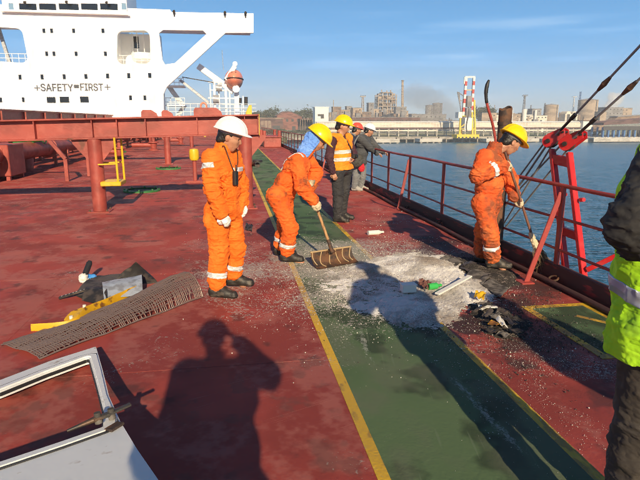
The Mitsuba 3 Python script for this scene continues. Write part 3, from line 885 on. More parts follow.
for i, (x, y) in enumerate(((-5.0, 26.2), (-4.4, 33.0), (-3.6, 41.5), (-6.3, 45.0), (-5.4, 52.0))):
    k = thing('pipe_valve', 'dark red valve stand on the deck, ' + ('nearest', 'second', 'third', 'fourth', 'farthest')[i] + ' of five beside the pipes', 'valve')
    part(k, 'body', lathe([(0, 0), (.28, 0), (.28, .05), (.16, .1), (.2, .4), (.3, .42), (.3, .48), (.1, .5), (.1, .75), (0, .76)], (x, y, 0), 20), 'red_steel', 30)
    part(k, 'hand_wheel', lathe([(.2, .76), (.23, .76), (.23, .80), (.2, .80)], (x, y, 0), 20), 'red_steel', 30)
    part(k, 'spindle', rod((x, y, .7), (x, y, .85), .03), 'dark_metal', 30)
    part(k, 'branch_pipe', rod((x, y, .3), (x - 1.2, y, .3), .12, n=16), 'red_steel', 30)

# dark casing that runs aft to the house
k = thing('deck_casing', 'long dark red casing in shade running aft on the left', 'casing')
part(k, 'side', box(-20, -13.6, 26, 68.5, 0, 2.25), 'red_steel')
part(k, 'top', box(-20.1, -13.5, 25.9, 68.6, 2.25, 2.36), 'red_steel')
for y in np.arange(28, 68, 4.0):
    part(k, 'rib', box(-13.6, -13.42, y, y + .12, 0, 2.25), 'red_steel')

# ------------------------------------------------------------------ the accommodation house
YH = 70.0
k = thing('deckhouse', 'white accommodation block with bridge wing and safety lettering at the stern', 'building')
MX = -17.75


def half_poly(pts):
    return [(p[0], p[2]) for p in pts]


def mirror(pts):
    return [(2 * MX - x, z) for x, z in pts]


out = half_poly([V(-11.207, 70.000, 14.400), V(-6.490, 70.000, 14.388), V(-6.334, 70.000, 14.130), V(3.231, 70.000, 14.251), V(3.174, 70.000, 12.052), V(-0.173, 70.000, 11.972), V(-7.348, 70.000, 5.678), V(-7.806, 70.000, 4.826)]) + [(-7.95, 0.0)]
tri = Polygon(half_poly([V(-7.896, 70.000, 11.766), V(-7.419, 70.000, 12.111), V(-2.805, 70.000, 12.180), V(-2.414, 70.000, 11.784), V(-6.250, 70.000, 8.419), V(-7.420, 70.000, 8.229), V(-7.678, 70.000, 8.737)]))
mid = Polygon(half_poly([V(-12.560, 70.000, 11.875), V(-8.957, 70.000, 12.052), V(-9.025, 70.000, 8.318), V(-12.900, 70.000, 8.145)])).buffer(-.7).buffer(.7)
outer = Polygon(out + [(MX, 0), (MX, out[0][1])])
outer = unary_union([outer, Polygon(mirror(list(outer.exterior.coords)))])
holes = [tri, mid, Polygon(mirror(list(tri.exterior.coords))), Polygon(mirror(list(mid.exterior.coords)))]
front = outer
for h in holes:
    front = front.difference(h)
part(k, 'front_wall', prism(front, .55, (0, YH + .55, 0), V(1, 0, 0), V(0, 0, 1)), 'white_paint')
part(k, 'side_block', cbox(-22.3, -13.2, YH + .56, YH + 12, 0, 13.8, .05), 'white_paint')
part(k, 'wing_floor', box(-38, 2.9, YH + .56, YH + 4.2, 12.35, 12.55), 'white_paint')
part(k, 'wing_back_rail', box(-38, 2.9, YH + 4.1, YH + 4.2, 12.55, 13.6), 'white_paint')
# rooms recessed behind the openings
for s in (0, 1):
    X = (lambda x: x) if s == 0 else (lambda x: 2 * MX - x)
    b2 = lambda a, b, *r: box(min(X(a), X(b)), max(X(a), X(b)), *r)
    if s == 0:
        part(k, 'recess_wall', b2(-13.2, -9.0, YH + 5.0, YH + 5.2, 0, 12.3), 'white_paint')
    part(k, 'recess_floor', b2(-13.2, -7.9, YH + .56, YH + 5.0, 8.1, 8.25), 'white_paint')
    if s == 0:
        part(k, 'recess_side', b2(-8.6, -8.4, YH + .56, YH + 7.0, 0, 12.3), 'white_paint')
    if s == 0:
        part(k, 'balcony', lathe([(0, 9.3), (1.35, 9.3), (1.40, 10.0), (1.33, 10.0), (1.29, 9.4), (0, 9.4)], (X(-10.6), YH + 5.0, 0), 28), 'white_paint', 30)
    if s == 0:
        part(k, 'balcony_post', cat([rod((X(-10.6) + 1.3 * math.cos(t), YH + 5 + 1.3 * math.sin(t), 9.4), (X(-10.6) + 1.3 * math.cos(t), YH + 5 + 1.3 * math.sin(t), 12.3), .05) for t in np.linspace(math.pi, 2 * math.pi, 6)]), 'white_paint', 30)
    if s == 0:
        part(k, 'recess_door', b2(-11.6, -11.0, YH + 4.96, YH + 5.0, 10.6, 12.0), 'window_glass')
    for z in (8.75, 9.25):
        part(k, 'rail', rod((X(-13.1), YH + .85, z), (X(-8.7), YH + .85, z), .035), 'white_paint', 30)
    for x in np.linspace(-13.0, -8.8, 7):
        part(k, 'rail_post', rod((X(x), YH + .85, 8.2), (X(x), YH + .85, 9.25), .03), 'white_paint', 30)
    # stair landings behind the slanted strut
    for z in (.9, 3.5, 5.9):
        part(k, 'landing', b2(-8.0, -5.6, YH + 3.2, YH + 6.5, z, z + .14), 'white_paint')
        for zz in (.5, 1.0):
            part(k, 'landing_rail', rod((X(-8.0), YH + 3.25, z + zz), (X(-5.6), YH + 3.25, z + zz), .035), 'white_paint', 30)
        for x in np.linspace(-7.9, -5.6, 5):
            part(k, 'landing_post', rod((X(x), YH + 3.25, z), (X(x), YH + 3.25, z + 1.05), .03), 'white_paint', 30)
    part(k, 'stair', beam(V(X(-7.6), YH + 3.8, 1.0), V(X(-5.9), YH + 5.6, 3.5), .8, .12), 'white_paint')
    part(k, 'stair', beam(V(X(-5.9), YH + 3.8, 3.6), V(X(-7.6), YH + 5.6, 5.9), .8, .12), 'white_paint')
part(k, 'slanted_mast', beam(V(-25.6, YH + 3, 8), V(-26.6, YH + 3, 13), .35, .35), 'grey_steel')
# bridge
part(k, 'wheelhouse', cbox(-24.6, -11.25, YH - .45, YH + 7, 13.55, 17.0, .08), 'white_paint')
part(k, 'bridge_ledge', cbox(-24.8, -11.0, YH - .62, YH - .45, 13.55, 13.78, .03), 'white_paint')


def window(a, b, mat_='window_glass', name='window', dy=0.0, fr=.06):
    xa, xb, zb, za = a[0], b[0], a[2], b[2]
    y = YH - dy
    w = part(k, name, cbox(xa, xb, y - .03, y + .01, za, zb, .01), mat_)
    part(w, 'frame', cat([box(xa - fr, xa, y - .05, y + .01, za - fr, zb + fr), box(xb, xb + fr, y - .05, y + .01, za - fr, zb + fr), box(xa, xb, y - .05, y + .01, za - fr, za), box(xa, xb, y - .05, y + .01, zb, zb + fr)]), 'white_paint')


window(V(-22.793, 69.550, 14.468), V(-20.981, 69.550, 13.810), 'window_glass', 'bridge_window', .45)
window(V(-20.696, 69.550, 14.533), V(-18.913, 69.550, 13.872), 'window_glass', 'bridge_window', .45)
window(V(-18.609, 69.550, 14.599), V(-16.501, 69.550, 13.943), 'window_glass', 'bridge_window', .45)
window(V(-16.222, 69.550, 14.674), V(-14.443, 69.550, 14.004), 'window_glass', 'bridge_window', .45)
window(V(-14.165, 69.550, 14.738), V(-12.253, 69.550, 14.069), 'window_glass', 'bridge_window', .45)
window(V(-23.883, 69.550, 14.454), V(-23.389, 69.550, 13.781), 'window_pale', 'bridge_window', .45)
window(V(-11.812, 69.550, 14.834), V(-11.313, 69.550, 14.140), 'window_pale', 'bridge_window', .45)
window(V(-20.742, 70.000, 11.946), V(-20.449, 70.000, 11.457))
window(V(-19.916, 70.000, 11.966), V(-19.620, 70.000, 11.477))
window(V(-17.537, 70.000, 12.026), V(-17.234, 70.000, 11.534))
window(V(-14.325, 70.000, 12.106), V(-14.012, 70.000, 11.610))
window(V(-20.695, 70.000, 9.453), V(-20.399, 70.000, 8.954))
window(V(-19.904, 70.000, 9.468), V(-19.606, 70.000, 8.968))
window(V(-17.494, 70.000, 9.513), V(-17.188, 70.000, 9.011))
window(V(-14.254, 70.000, 9.575), V(-13.938, 70.000, 9.068))
window(V(-23.839, 70.000, 6.854), V(-23.534, 70.000, 6.304))
window(V(-21.462, 70.000, 6.906), V(-21.149, 70.000, 6.353))
window(V(-19.046, 70.000, 6.959), V(-18.725, 70.000, 6.403))
window(V(-16.646, 70.000, 7.024), V(-16.317, 70.000, 6.465))
window(V(-14.217, 70.000, 7.111), V(-13.879, 70.000, 6.550))
window(V(-11.830, 70.000, 7.176), V(-11.483, 70.000, 6.612))
window(V(-9.428, 70.000, 7.231), V(-9.073, 70.000, 6.663))
window(V(-26.164, 70.000, 4.288), V(-25.904, 70.000, 3.752))
window(V(-23.749, 70.000, 4.326), V(-23.483, 70.000, 3.787))
window(V(-11.785, 70.000, 4.635), V(-11.480, 70.000, 4.081))
window(V(-10.139, 70.000, 4.647), V(-9.829, 70.000, 4.091))
window(V(-21.041, 70.000, 4.389), V(-20.085, 70.000, 3.713))
window(V(-19.608, 70.000, 4.421), V(-18.586, 70.000, 3.744))
window(V(-17.350, 70.000, 4.470), V(-16.402, 70.000, 3.789))


def letters(text, h, width, origin, ex, ey, mat_, parent, name):
    m = meshkit.text_mesh(text, 1.0, .02, True)
    lo, hi = m.bounds
    v = m.vertices - [lo[0], 0, 0]
    v = v * [width / (hi[0] - lo[0]), h, 1.0]
    ez = np.cross(ex, ey)
    m.vertices = origin + v[:, :1] * ex + v[:, 1:2] * ey + v[:, 2:] * ez
    part(parent, name, m, mat_)


for txt, a, b in (('SAFETY', V(-21.593, 69.990, 5.061), V(-18.013, 69.990, 5.113)), ('FIRST', V(-17.232, 69.990, 5.142), V(-14.649, 69.990, 5.209))):
    letters(txt, .80, b[0] - a[0], a, V(1, 0, 0), V(0, 0, 1), 'lettering', k, 'sign_lettering')
for c in (V(-21.970, 69.980, 5.393), V(-14.168, 69.980, 5.556)):
    part(k, 'sign_cross', cat([box(c[0] - .32, c[0] + .32, 69.97, 70.0, c[2] - .05, c[2] + .05), box(c[0] - .05, c[0] + .05, 69.965, 70.0, c[2] - .32, c[2] + .32)]), 'lettering')
c = V(-17.633, 69.980, 5.603)
part(k, 'nameplate', cbox(c[0] - .28, c[0] + .28, 69.93, 70.0, c[2] - .18, c[2] + .2, .02), 'lettering')
for c in (V(-6.023, 70.000, 13.996), V(-0.156, 70.000, 14.053), V(2.264, 70.000, 14.089)):
    part(k, 'wing_lamp', cat([rod(c + V(0, -.06, -.35), c + V(0, -.06, .25), .07), rod(c + V(0, -.1, .25), c + V(0, -.45, .1), .12, .16)]), 'dark_metal', 30)
for c in (V(-21.923, 69.000, 14.533), V(-17.566, 69.000, 14.713), V(-13.286, 69.000, 14.786)):
    part(k, 'floodlight', cat([rod(c + V(0, 0, -.3), c + V(0, 0, .1), .06), rod(c, c + V(0, -.35, -.12), .10, .15)]), 'dark_metal', 30)

# lifeboat and its davit beside the house
k = thing('lifeboat', 'orange enclosed lifeboat hanging in white davits beside the house', 'lifeboat')
c = V(0.666, 74.000, 6.884)
part(k, 'hull', nets(cut(ell(c, np.eye(3), (1.18, 3.4, 1.30)), half(c + V(0, 0, -.05), (0, 0, 1))), c - 3.6, c + 3.6, .11), 'lifeboat_orange', 30)
part(k, 'canopy', nets(cut(ell(c + V(0, 0, .02), np.eye(3), (1.16, 3.2, 1.22)), half(c + V(0, 0, .0), (0, 0, -1))), c - 3.6, c + 3.6, .11), 'lifeboat_orange', 30)
part(k, 'fender', tube([c + V(1.2 * math.cos(t), 3.42 * math.sin(t), -.02) for t in np.linspace(0, 2 * math.pi, 41)], .07, 6), 'dark_metal', True)
part(k, 'window', box(c[0] - .3, c[0] + .3, c[1] - 2.62, c[1] - 2.45, c[2] + .55, c[2] + .75), 'window_glass')
k = thing('boat_davit', 'white davit arms and posts holding the orange lifeboat', 'davit')
part(k, 'arm', beam(V(-3.755, 73.500, 8.439), V(0.636, 73.500, 5.300), .75, .55, (0, 1, 0), .05), 'white_paint')
part(k, 'arm', beam(V(0.851, 72.000, 8.369), V(-0.320, 72.000, 6.672), .55, .5, (0, 1, 0), .05), 'white_paint')
part(k, 'arm_head', rod(V(0.859, 72.000, 8.608) - V(0, .3, 0), V(0.859, 72.000, 8.608) + V(0, .3, 0), .30), 'white_paint', 30)
part(k, 'arm_knee', rod(V(0.884, 72.000, 5.593) - V(0, .35, 0), V(0.884, 72.000, 5.593) + V(0, .35, 0), .45, n=20), 'white_paint', 30)
for c, wd_ in ((V(0.948, 73.000, 5.278), 0.62), (V(-0.405, 73.000, 6.251), 0.3), (V(-1.825, 73.000, 6.724), 0.28), (V(-1.273, 73.000, 6.487), 0.2), (V(-2.343, 73.000, 6.231), 0.16), (V(0.063, 73.000, 5.271), 0.18), (V(1.758, 73.000, 4.788), 0.16)):
    part(k, 'post', beam(c, c * [1, 1, 0], wd_, wd_, (0, 1, 0), .03), 'white_paint')
for c, d in ((V(-2.588, 73.200, 6.486), V(-0.840, 73.200, 6.443)), (V(-2.673, 73.200, 4.519), V(1.370, 73.200, 4.482)), (V(-2.380, 73.200, 5.507), V(-0.373, 73.200, 5.463)), (V(-0.940, 73.200, 3.783), V(2.115, 73.200, 3.735))):
    part(k, 'cross_bar', beam(c, d, .16, .18, (0, 1, 0), .02), 'white_paint')
part(k, 'winch', cat([rod(V(-1.601, 72.400, 5.715), V(-0.856, 72.400, 5.722), .42, n=16), rod(V(-2.028, 72.400, 4.369), V(-1.281, 72.400, 4.373), .5, n=16)]), 'grey_steel', 30)
part(k, 'boom', beam(V(-5.979, 72.500, 6.643), V(-2.549, 72.500, 3.878), .34, .34, (0, 1, 0), .03), 'grey_steel')
part(k, 'stay_wire', rod(V(-5.717, 72.500, 7.005), V(-1.824, 72.500, 6.387), .05), 'dark_metal')
part(k, 'aerial', rod(V(-0.593, 73.000, 7.956), V(-0.689, 73.000, 10.361), .03), 'grey_steel')
part(k, 'fuel_lamp', cat([rod(V(2.079, 72.000, 3.639), V(2.107, 72.000, 4.625), .22), rod(V(1.394, 72.000, 3.882), V(1.412, 72.000, 4.497), .16)]), 'lamp_black', 30)
k = thing('stern_railing', 'white railing along the poop deck beside the house', 'railing')
for x in np.arange(-7.5, 3.3, .9):
    part(k, 'post', rod((x, 71.5, 1.9), (x, 71.5, 3.75), .035, n=8), 'white_paint', 30)
for z in (2.8, 3.25, 3.75):
    part(k, 'rail', rod((-7.6, 71.5, z), (3.3, 71.5, z), .035, n=8), 'white_paint', 30)
part(k, 'bulwark', box(-7.9, 3.3, 71.6, 71.75, 0, 2.2), 'white_paint')
k = thing('life_ring', 'small orange life ring on a yellow post above the gantry', 'life ring')
c = V(-2.681, 60.000, 3.135)
part(k, 'ring', tube([c + V(.30 * math.cos(t), 0, .38 * math.sin(t)) for t in np.linspace(0, 2 * math.pi, 25)], .10, 8), 'lifeboat_orange', True)
part(k, 'post', beam(c + V(.0, .1, -.4), V(c[0], c[1] + .1, 0), .2, .12, (0, 1, 0)), 'yellow_paint')
k = thing('yellow_locker', 'bright yellow locker above the right end of the gantry', 'locker')
a, b = V(1.680, 60.000, 3.307), V(2.329, 60.000, 1.963)
part(k, 'box', prism(Polygon([(a[0], b[2]), (b[0], b[2]), (b[0], a[2]), (a[0] + .4, a[2]), (a[0], a[2] - .8)]), 1.2, (0, 61.2, 0), V(1, 0, 0), V(0, 0, 1)), 'yellow_paint')
part(k, 'pedestal', box(a[0] + .1, b[0] - .1, 60.2, 61.0, 0, b[2]), 'white_paint')
mat('lifeboat_orange', F(lambda p, n, uv: mix((.78, .24, .15), (.70, .27, .19), smoothstep(.4, .7, fbm(p.x, p.y, p.z, 3)))), .4)

# ------------------------------------------------------------------ water, far shore and sky line
WZ = -14.0
water_bump = F(lambda p, n, uv: 1.6 * noise(p.x * .22 + .1 * p.y, p.y * .42, 9.0) + .9 * noise(p.x * .6 + .3 * p.y, p.y * 1.1, 3.0) + .55 * fbm(p.x * .55 + .25 * p.y, p.y * .9, 1.0, 4) + .30 * fbm(p.x * 2.3, p.y * 3.4, 2.0, 2), .03)
mat('sea_water', F(lambda p, n, uv: mix((.014, .085, .155), (.022, .105, .165), fbm(p.x * .02, p.y * .05, 1.0, 3))), .08, water_bump, .20, specular=.5)
struct('water', box(-6000, 9000, -600, 401.5, WZ - 3, WZ), 'sea_water')
mat('land_soil', F(lambda p, n, uv: mix(mix((.16, .15, .085), (.07, .095, .04), smoothstep(.4, .6, fbm(p.x * .05, p.y * .02, 1., 4))), (.25, .22, .17), smoothstep(.5, .7, fbm(p.x * .11 + 9, p.y * .04, 3., 3)))), .95)
mat('concrete', F(lambda p, n, uv: mix((.36, .33, .28), (.22, .19, .16), smoothstep(.42, .68, fbm(p.x * .5, p.y * .5, p.z * .9, 4)))), .9)
mat('concrete_pale', F(lambda p, n, uv: mix((.52, .49, .43), (.36, .33, .28), smoothstep(.45, .7, fbm(p.x * .3, p.y * .3, p.z * .5, 4)))), .9)
mat('quay_dark', C(.04, .035, .03), .9)
# land: one sheet, gently rising, reaching the horizon
gx, gy_ = np.meshgrid(np.r_[-6000, -3000, np.linspace(-1200, 2000, 60), 4000, 9000], np.r_[np.linspace(401, 1400, 28), 2000, 3500, 7000, 14000], indexing='ij')
hz = -10.4 + 1.2 * (meshkit.fbm(np.stack([gx / 90, gy_ / 90, gx * 0], -1), 3, 3) - .5) * np.clip((gy_ - 450) / 100, 0, 1) - 0.0 * gy_
hz = hz + np.clip((gy_ - 900) / 1200, 0, 1) * 6.5 + np.clip((gy_ - 3000) / 8000, 0, 1) * 18
ii = np.arange(gx.size).reshape(gx.shape)
qd = np.stack([ii[:-1, :-1], ii[1:, :-1], ii[1:, 1:], ii[:-1, 1:]], -1).reshape(-1, 4)
struct('land', trimesh.Trimesh(np.stack([gx, gy_, hz], -1).reshape(-1, 3), np.vstack([qd[:, [0, 1, 2]], qd[:, [0, 2, 3]]]), process=False), 'land_soil', True)
# quay front: slab on piles
struct('quay', cat([box(40, 620, 393, 402, -11.6, -10.1), box(40, 620, 401, 402, -17, -11.6)]), 'concrete')
for i in range(60):
    x = 60 + i * 6.2
    part('quay', 'pile', rod((x, 393.8, -17), (x, 393.8, -11.6), .55, n=10), 'concrete', 30)
struct('shore_bank', box(-6000, 40, 396, 402, -17, -10.0), 'land_soil')
# low piers that stand in front of the quay
for a, b, y in ((V(100.498, 385.000, -10.923), V(119.136, 385.000, -14.567), 385), (V(134.379, 386.000, -10.769), V(151.329, 386.000, -14.455), 386), (V(185.373, 386.000, -11.019), V(227.396, 386.000, -15.308), 386), (V(231.975, 382.000, -11.494), V(274.496, 382.000, -16.203), 382)):
    k = thing('mooring_platform', 'pale concrete mooring platform in front of the far quay, ' + {373: 'leftmost', 418: 'second from the left', 484: 'just right of the striped loader', 545: 'rightmost, behind the davit'}.get(min((373, 418, 484, 545), key=lambda q: abs({373: 107.0, 418: 138.7, 484: 191.0, 545: 241.0}[q] - a[0])), 'small'), 'platform')
    part(k, 'slab', box(a[0], b[0], y - 4, y + 7, a[2] - 2.4, a[2]), 'concrete_pale')
    for x in np.linspace(a[0] + 1.5, b[0] - 1.5, 4):
        part(k, 'pile', rod((x, y - 3, -17), (x, y - 3, a[2] - 2.4), .7, n=10), 'concrete', 30)
    for x in (a[0] + 2, b[0] - 2):
        part(k, 'bollard', rod((x, y - 2, a[2]), (x, y - 2, a[2] + 1.1), .5, n=10), 'quay_dark', 30)

mat('far_cream', F(lambda p, n, uv: mix((.66, .60, .50), (.52, .46, .38), smoothstep(.45, .7, fbm(p.x * .12, p.y * .12, p.z * .5, 4)))), .8)
mat('far_white', C(.72, .70, .66), .8)
mat('far_brown', F(lambda p, n, uv: mix((.27, .19, .14), (.17, .12, .095), smoothstep(.4, .65, fbm(p.x * .2, p.y * .2, p.z * .3, 4)))), .9)
mat('far_tan', F(lambda p, n, uv: mix((.40, .31, .23), (.28, .22, .17), smoothstep(.4, .65, fbm(p.x * .15, p.y * .15, p.z * .3, 4)))), .9)
mat('far_grey', F(lambda p, n, uv: mix((.26, .25, .25), (.18, .17, .17), smoothstep(.4, .65, fbm(p.x * .15, p.y * .15, p.z * .3, 4)))), .9)
mat('far_steel', C(.10, .10, .11), .7)
mat('far_red', F(lambda p, n, uv: mix((.25, .105, .08), (.16, .07, .055), smoothstep(.4, .65, fbm(p.x * .2, p.y * .2, p.z * .5, 4)))), .9)
mat('far_roof', F(lambda p, n, uv: mix((.15, .085, .075), (.10, .06, .055), smoothstep(.4, .65, fbm(p.x * .2, p.y * .2, p.z * .5, 4)))), .9)
mat('far_blue', C(.06, .16, .36), .6)
mat('far_dark', C(.075, .07, .068), .9)
mat('loader_yellow', C(.72, .50, .05), .6)
mat('loader_red', C(.48, .05, .035), .6)
mat('coal', F(lambda p, n, uv: mix((.05, .052, .065), (.025, .026, .03), fbm(p.x * .4, p.y * .4, p.z * .4, 3))), .95)
# the long white conveyor gallery on trestles
k = thing('conveyor_gallery', 'long cream white conveyor gallery on posts along the far quay', 'conveyor')
L0, L1 = V(66.215, 430.000, 2.031), V(301.915, 430.000, 1.816)
zt, zb = 0.6, -3.4
part(k, 'gallery_wall', box(L0[0], L1[0], 428, 432, zb, zt), 'far_cream')
part(k, 'roof', prism(Polygon([(-2.6, 0), (2.6, 0), (0, .9)]), L1[0] - L0[0], (L0[0], 430, zt), V(0, 1, 0), V(0, 0, 1)), 'far_white')
part(k, 'brown_band', box(L0[0], L1[0], 427.4, 428, zb - 1.1, zb), 'far_roof')
part(k, 'lower_pipe', box(L0[0], L1[0], 426.5, 428.5, zb - 3.0, zb - 1.9), 'far_cream')
part(k, 'lower_walkway', box(L0[0], L1[0], 425.5, 428.5, zb - 4.3, zb - 4.0), 'far_grey')
for x in np.linspace(L0[0] + 2, L1[0] - 2, 30):
    part(k, 'post', cat([box(x - .35, x + .35, 426.2, 426.9, -11, zb - 1.1), box(x - .3, x + .3, 430.5, 431.1, -11, zb)]), 'concrete_pale')
for x in np.linspace(L0[0], L1[0], 90)[1:-1]:
    part(k, 'wall_rib', box(x - .12, x + .12, 427.85, 428, zb, zt), 'far_white')
k = thing('gallery_end_house', 'white transfer house at the right end of the conveyor gallery', 'building')
a, b = V(291.080, 425.000, 1.650), V(299.892, 425.000, -6.979)
part(k, 'wall', box(a[0], b[0], 424.5, 434, -10.5, a[2]), 'far_white')
part(k, 'roof', box(a[0] - .5, b[0] + .5, 424, 434.5, a[2], a[2] + .5), 'far_roof')
part(k, 'band', box(a[0], b[0], 424.4, 424.5, b[2], b[2] + 1.5), 'far_roof')
# white building at its left end
k = thing('white_building', 'white flat roofed building with one wide window left of the conveyor', 'building')
a, b = V(66.968, 440.000, 12.118), V(77.918, 440.000, -8.573)
part(k, 'wall', box(a[0], b[0], 440, 452, -11.5, a[2]), 'far_white')
part(k, 'cornice', box(a[0] - .4, b[0] + .4, 439.6, 452.4, a[2], a[2] + .6), 'far_white')
part(k, 'orange_band', box(a[0], b[0], 439.85, 440, -1.6, -.5), 'far_red')
w_ = part(k, 'window', box(a[0] + 2.2, a[0] + 7.2, 439.8, 440, 3.6, 7.0), 'far_dark')
part(w_, 'blind', box(a[0] + 2.2, a[0] + 4.6, 439.7, 439.8, 3.6, 5.4), 'far_white')
for q in (.18, .5, .8):
    part(k, 'low_window', box(a[0] + (b[0] - a[0]) * q - .6, a[0] + (b[0] - a[0]) * q + .6, 439.8, 440, -6.5, -4.2), 'far_dark')


def blocks(name, label, cat_, specs, Y, dep=10):
    "a building made of boxes given as (left top point, right bottom point, material), with rows of windows"
    k = thing(name, label, cat_)
    for i, (a, b, m_) in enumerate(specs):
        y0 = Y + i * .7
        part(k, 'block', box(a[0], b[0], y0, y0 + dep, b[2], a[2]), m_)
        w, h = b[0] - a[0], a[2] - b[2]
        part(k, 'parapet', box(a[0] - .3, b[0] + .3, y0 - .3, y0 + dep + .3, a[2], a[2] + .5), 'far_grey')
        nx, nz = max(int(w / 4.2), 1), max(int(h / 4.5), 1)
        if h > 5:
            for r in range(nz):
                for c_ in range(nx):
                    x = a[0] + (c_ + .5) * w / nx
                    z = b[2] + (r + .55) * h / nz
                    if (c_ * 7 + r * 5 + i) % 5 == 0:
                        continue
                    part(k, 'window', box(x - .65, x + .65, y0 - .12, y0 + .02, z - .7, z + .7), 'far_dark')
    return k


def tank(label, a, b, Y, m_='far_tan'):
    k = thing('storage_tank', label, 'tank')
    r, x = (b[0] - a[0]) / 2, (a[0] + b[0]) / 2
    part(k, 'shell', rod((x, Y + r, b[2]), (x, Y + r, a[2]), r, n=28), m_, 30)
    part(k, 'roof', lathe([(r * 1.02, 0), (r * 1.02, .5), (0, r * .22)], (x, Y + r, a[2]), 28), 'far_grey', 30)
    for q in (.33, .66):
        z = b[2] + (a[2] - b[2]) * q
        part(k, 'hoop', rod((x, Y + r, z), (x, Y + r, z + .35), r + .12, n=28), m_, 30)
    part(k, 'ladder', box(x + r * .3, x + r * .3 + .5, Y - .3, Y + .2, b[2], a[2]), 'far_steel')
    return k


def lattice(name, label, cat_, base, top, w, m_, plat=0, Y=0):
    k = thing(name, label, cat_)
    n = max(int((top - base[2]) / (w * 1.3)), 3)
    zs = np.linspace(base[2], top, n + 1)
    ws = np.linspace(w, w * .55, n + 1) / 2
    for sx, sy in ((-1, -1), (1, -1), (1, 1), (-1, 1)):
        part(k, 'leg', beam(base + V(sx * ws[0], sy * ws[0], 0), V(base[0] + sx * ws[-1], base[1] + sy * ws[-1], top), w * .13, w * .13, (0, 1, 0)), m_)
    br = []
    for i in range(n):
        for s in (-1, 1):
            br.append(beam(V(base[0] - s * ws[i], base[1] - ws[i], zs[i]), V(base[0] + s * ws[i + 1], base[1] - ws[i + 1], zs[i + 1]), w * .08, w * .08, (0, 1, 0)))
            br.append(beam(V(base[0] + s * ws[i], base[1] - ws[i], zs[i]), V(base[0] + s * ws[i + 1], base[1] + ws[i + 1], zs[i + 1]), w * .08, w * .08, (0, 1, 0)))
    part(k, 'bracing', cat(br), m_)
    if plat:
        part(k, 'platform', box(base[0] - plat, base[0] + plat, base[1] - plat * .5, base[1] + plat * .5, top, top + w * .25), m_)
        for x in np.linspace(-plat * .85, plat * .85, 4):
            part(k, 'lamp', box(base[0] + x - w * .16, base[0] + x + w * .16, base[1] - plat * .5 - .3, base[1] - plat * .5, top + w * .3, top + w * .65), 'far_steel')
    return k


# steel framed plant with its stack
k = thing('process_tower', 'open steel framed process tower with many floors, tallest plant building', 'building')
a, b = V(194.087, 720.000, 38.909), V(218.789, 720.000, 10.767)
nx, nz = 5, 7
xs, zs = np.linspace(a[0], b[0], nx), np.linspace(b[2] - 8, a[2], nz + 2)
for x in xs:
    for y in (720, 728, 736):
        part(k, 'column', box(x - .55, x + .55, y - .5, y + .5, b[2] - 8, a[2] - (3 if x in (xs[0], xs[-1]) else 0)), 'far_tan')
rr = np.random.default_rng(3)
for i, z in enumerate(zs[1:]):
    x0, x1 = (xs[0], xs[-1]) if i < nz - 1 else (xs[1], xs[3])
    part(k, 'floor', box(x0 - .6, x1 + .6, 719.4, 736.6, z - .9, z), 'far_tan')
    for c_ in range(nx - 1):
        if rr.random() < .62:
            h = rr.uniform(.35, .8)
            part(k, 'vessel', box(xs[c_] + .8, xs[c_ + 1] - .8, 721 + rr.uniform(0, 3), 731, z - 4 + .1, z - 4 + 3.6 * h + .3), ('far_grey', 'far_brown', 'far_dark', 'far_tan')[rr.integers(4)])
for x in (xs[1], xs[2] + 1, xs[3]):
    part(k, 'roof_stack', rod((x, 727, a[2]), (x, 727, a[2] + rr.uniform(1.5, 4)), .8, n=10), 'far_tan', 30)
k = thing('tall_chimney', 'tall slim brown chimney right of the process tower', 'chimney')
t, b = V(226.454, 720.000, 54.452), V(227.832, 720.000, 13.386)
part(k, 'stack', rod(b - V(0, 0, 10), t, 1.9, 1.35, n=18), 'far_tan', 30)
for q in (.55, .8, .97):
    p_ = b + (t - b) * q
    part(k, 'ring', rod(p_, p_ + V(0, 0, .8), 1.95, n=18), 'far_grey', 30)
lattice('light_mast', 'floodlight mast rising left of the process tower', 'mast', V(168.271, 700.000, 5.417), V(167.825, 700.000, 31.546)[2], 3.2, 'far_tan', 3.4)
lattice('light_mast', 'floodlight mast at the right, left of the first round tank', 'mast', V(356.914, 640.000, 4.060), V(354.568, 640.000, 31.501)[2], 2.6, 'far_grey', 3.0)
lattice('light_mast', 'pale crossbar mast between the round tanks', 'mast', V(423.240, 640.000, 7.761), V(420.757, 640.000, 30.757)[2], 1.5, 'far_white', 3.0)
lattice('radio_mast', 'thin blue and white lattice mast between the round tanks', 'mast', V(431.182, 640.000, 7.773), V(427.902, 640.000, 37.411)[2], 2.3, 'far_blue')
lattice('radio_mast', 'thin grey mast left of the first round tank', 'mast', V(396.764, 660.000, 6.650), V(395.115, 660.000, 24.021)[2], 1.6, 'far_grey')
lattice('radio_mast', 'thin grey mast above the cream roofs right of the vent pipe', 'mast', V(377.560, 660.000, 5.385), V(376.135, 660.000, 21.466)[2], 1.4, 'far_grey')
blocks('plant_building', 'stepped brown plant buildings directly above the yellow helmet of the vest man', 'building', [(V(120.386, 650.000, 17.768), V(130.158, 650.000, -1.834), 'far_brown'), (V(128.817, 650.000, 14.354), V(141.091, 650.000, -1.844), 'far_tan'), (V(137.221, 650.000, 18.408), V(143.528, 650.000, -1.846), 'far_grey')], 650)
blocks('plant_building', 'tan plant buildings left of the process tower', 'building', [(V(142.280, 640.000, 16.478), V(153.362, 640.000, -1.802), 'far_tan'), (V(151.928, 640.000, 11.955), V(164.259, 640.000, -1.811), 'far_brown'), (V(161.359, 640.000, 22.237), V(167.905, 640.000, -1.814), 'far_grey'), (V(166.321, 640.000, 15.422), V(173.995, 640.000, -1.819), 'far_tan')], 640)
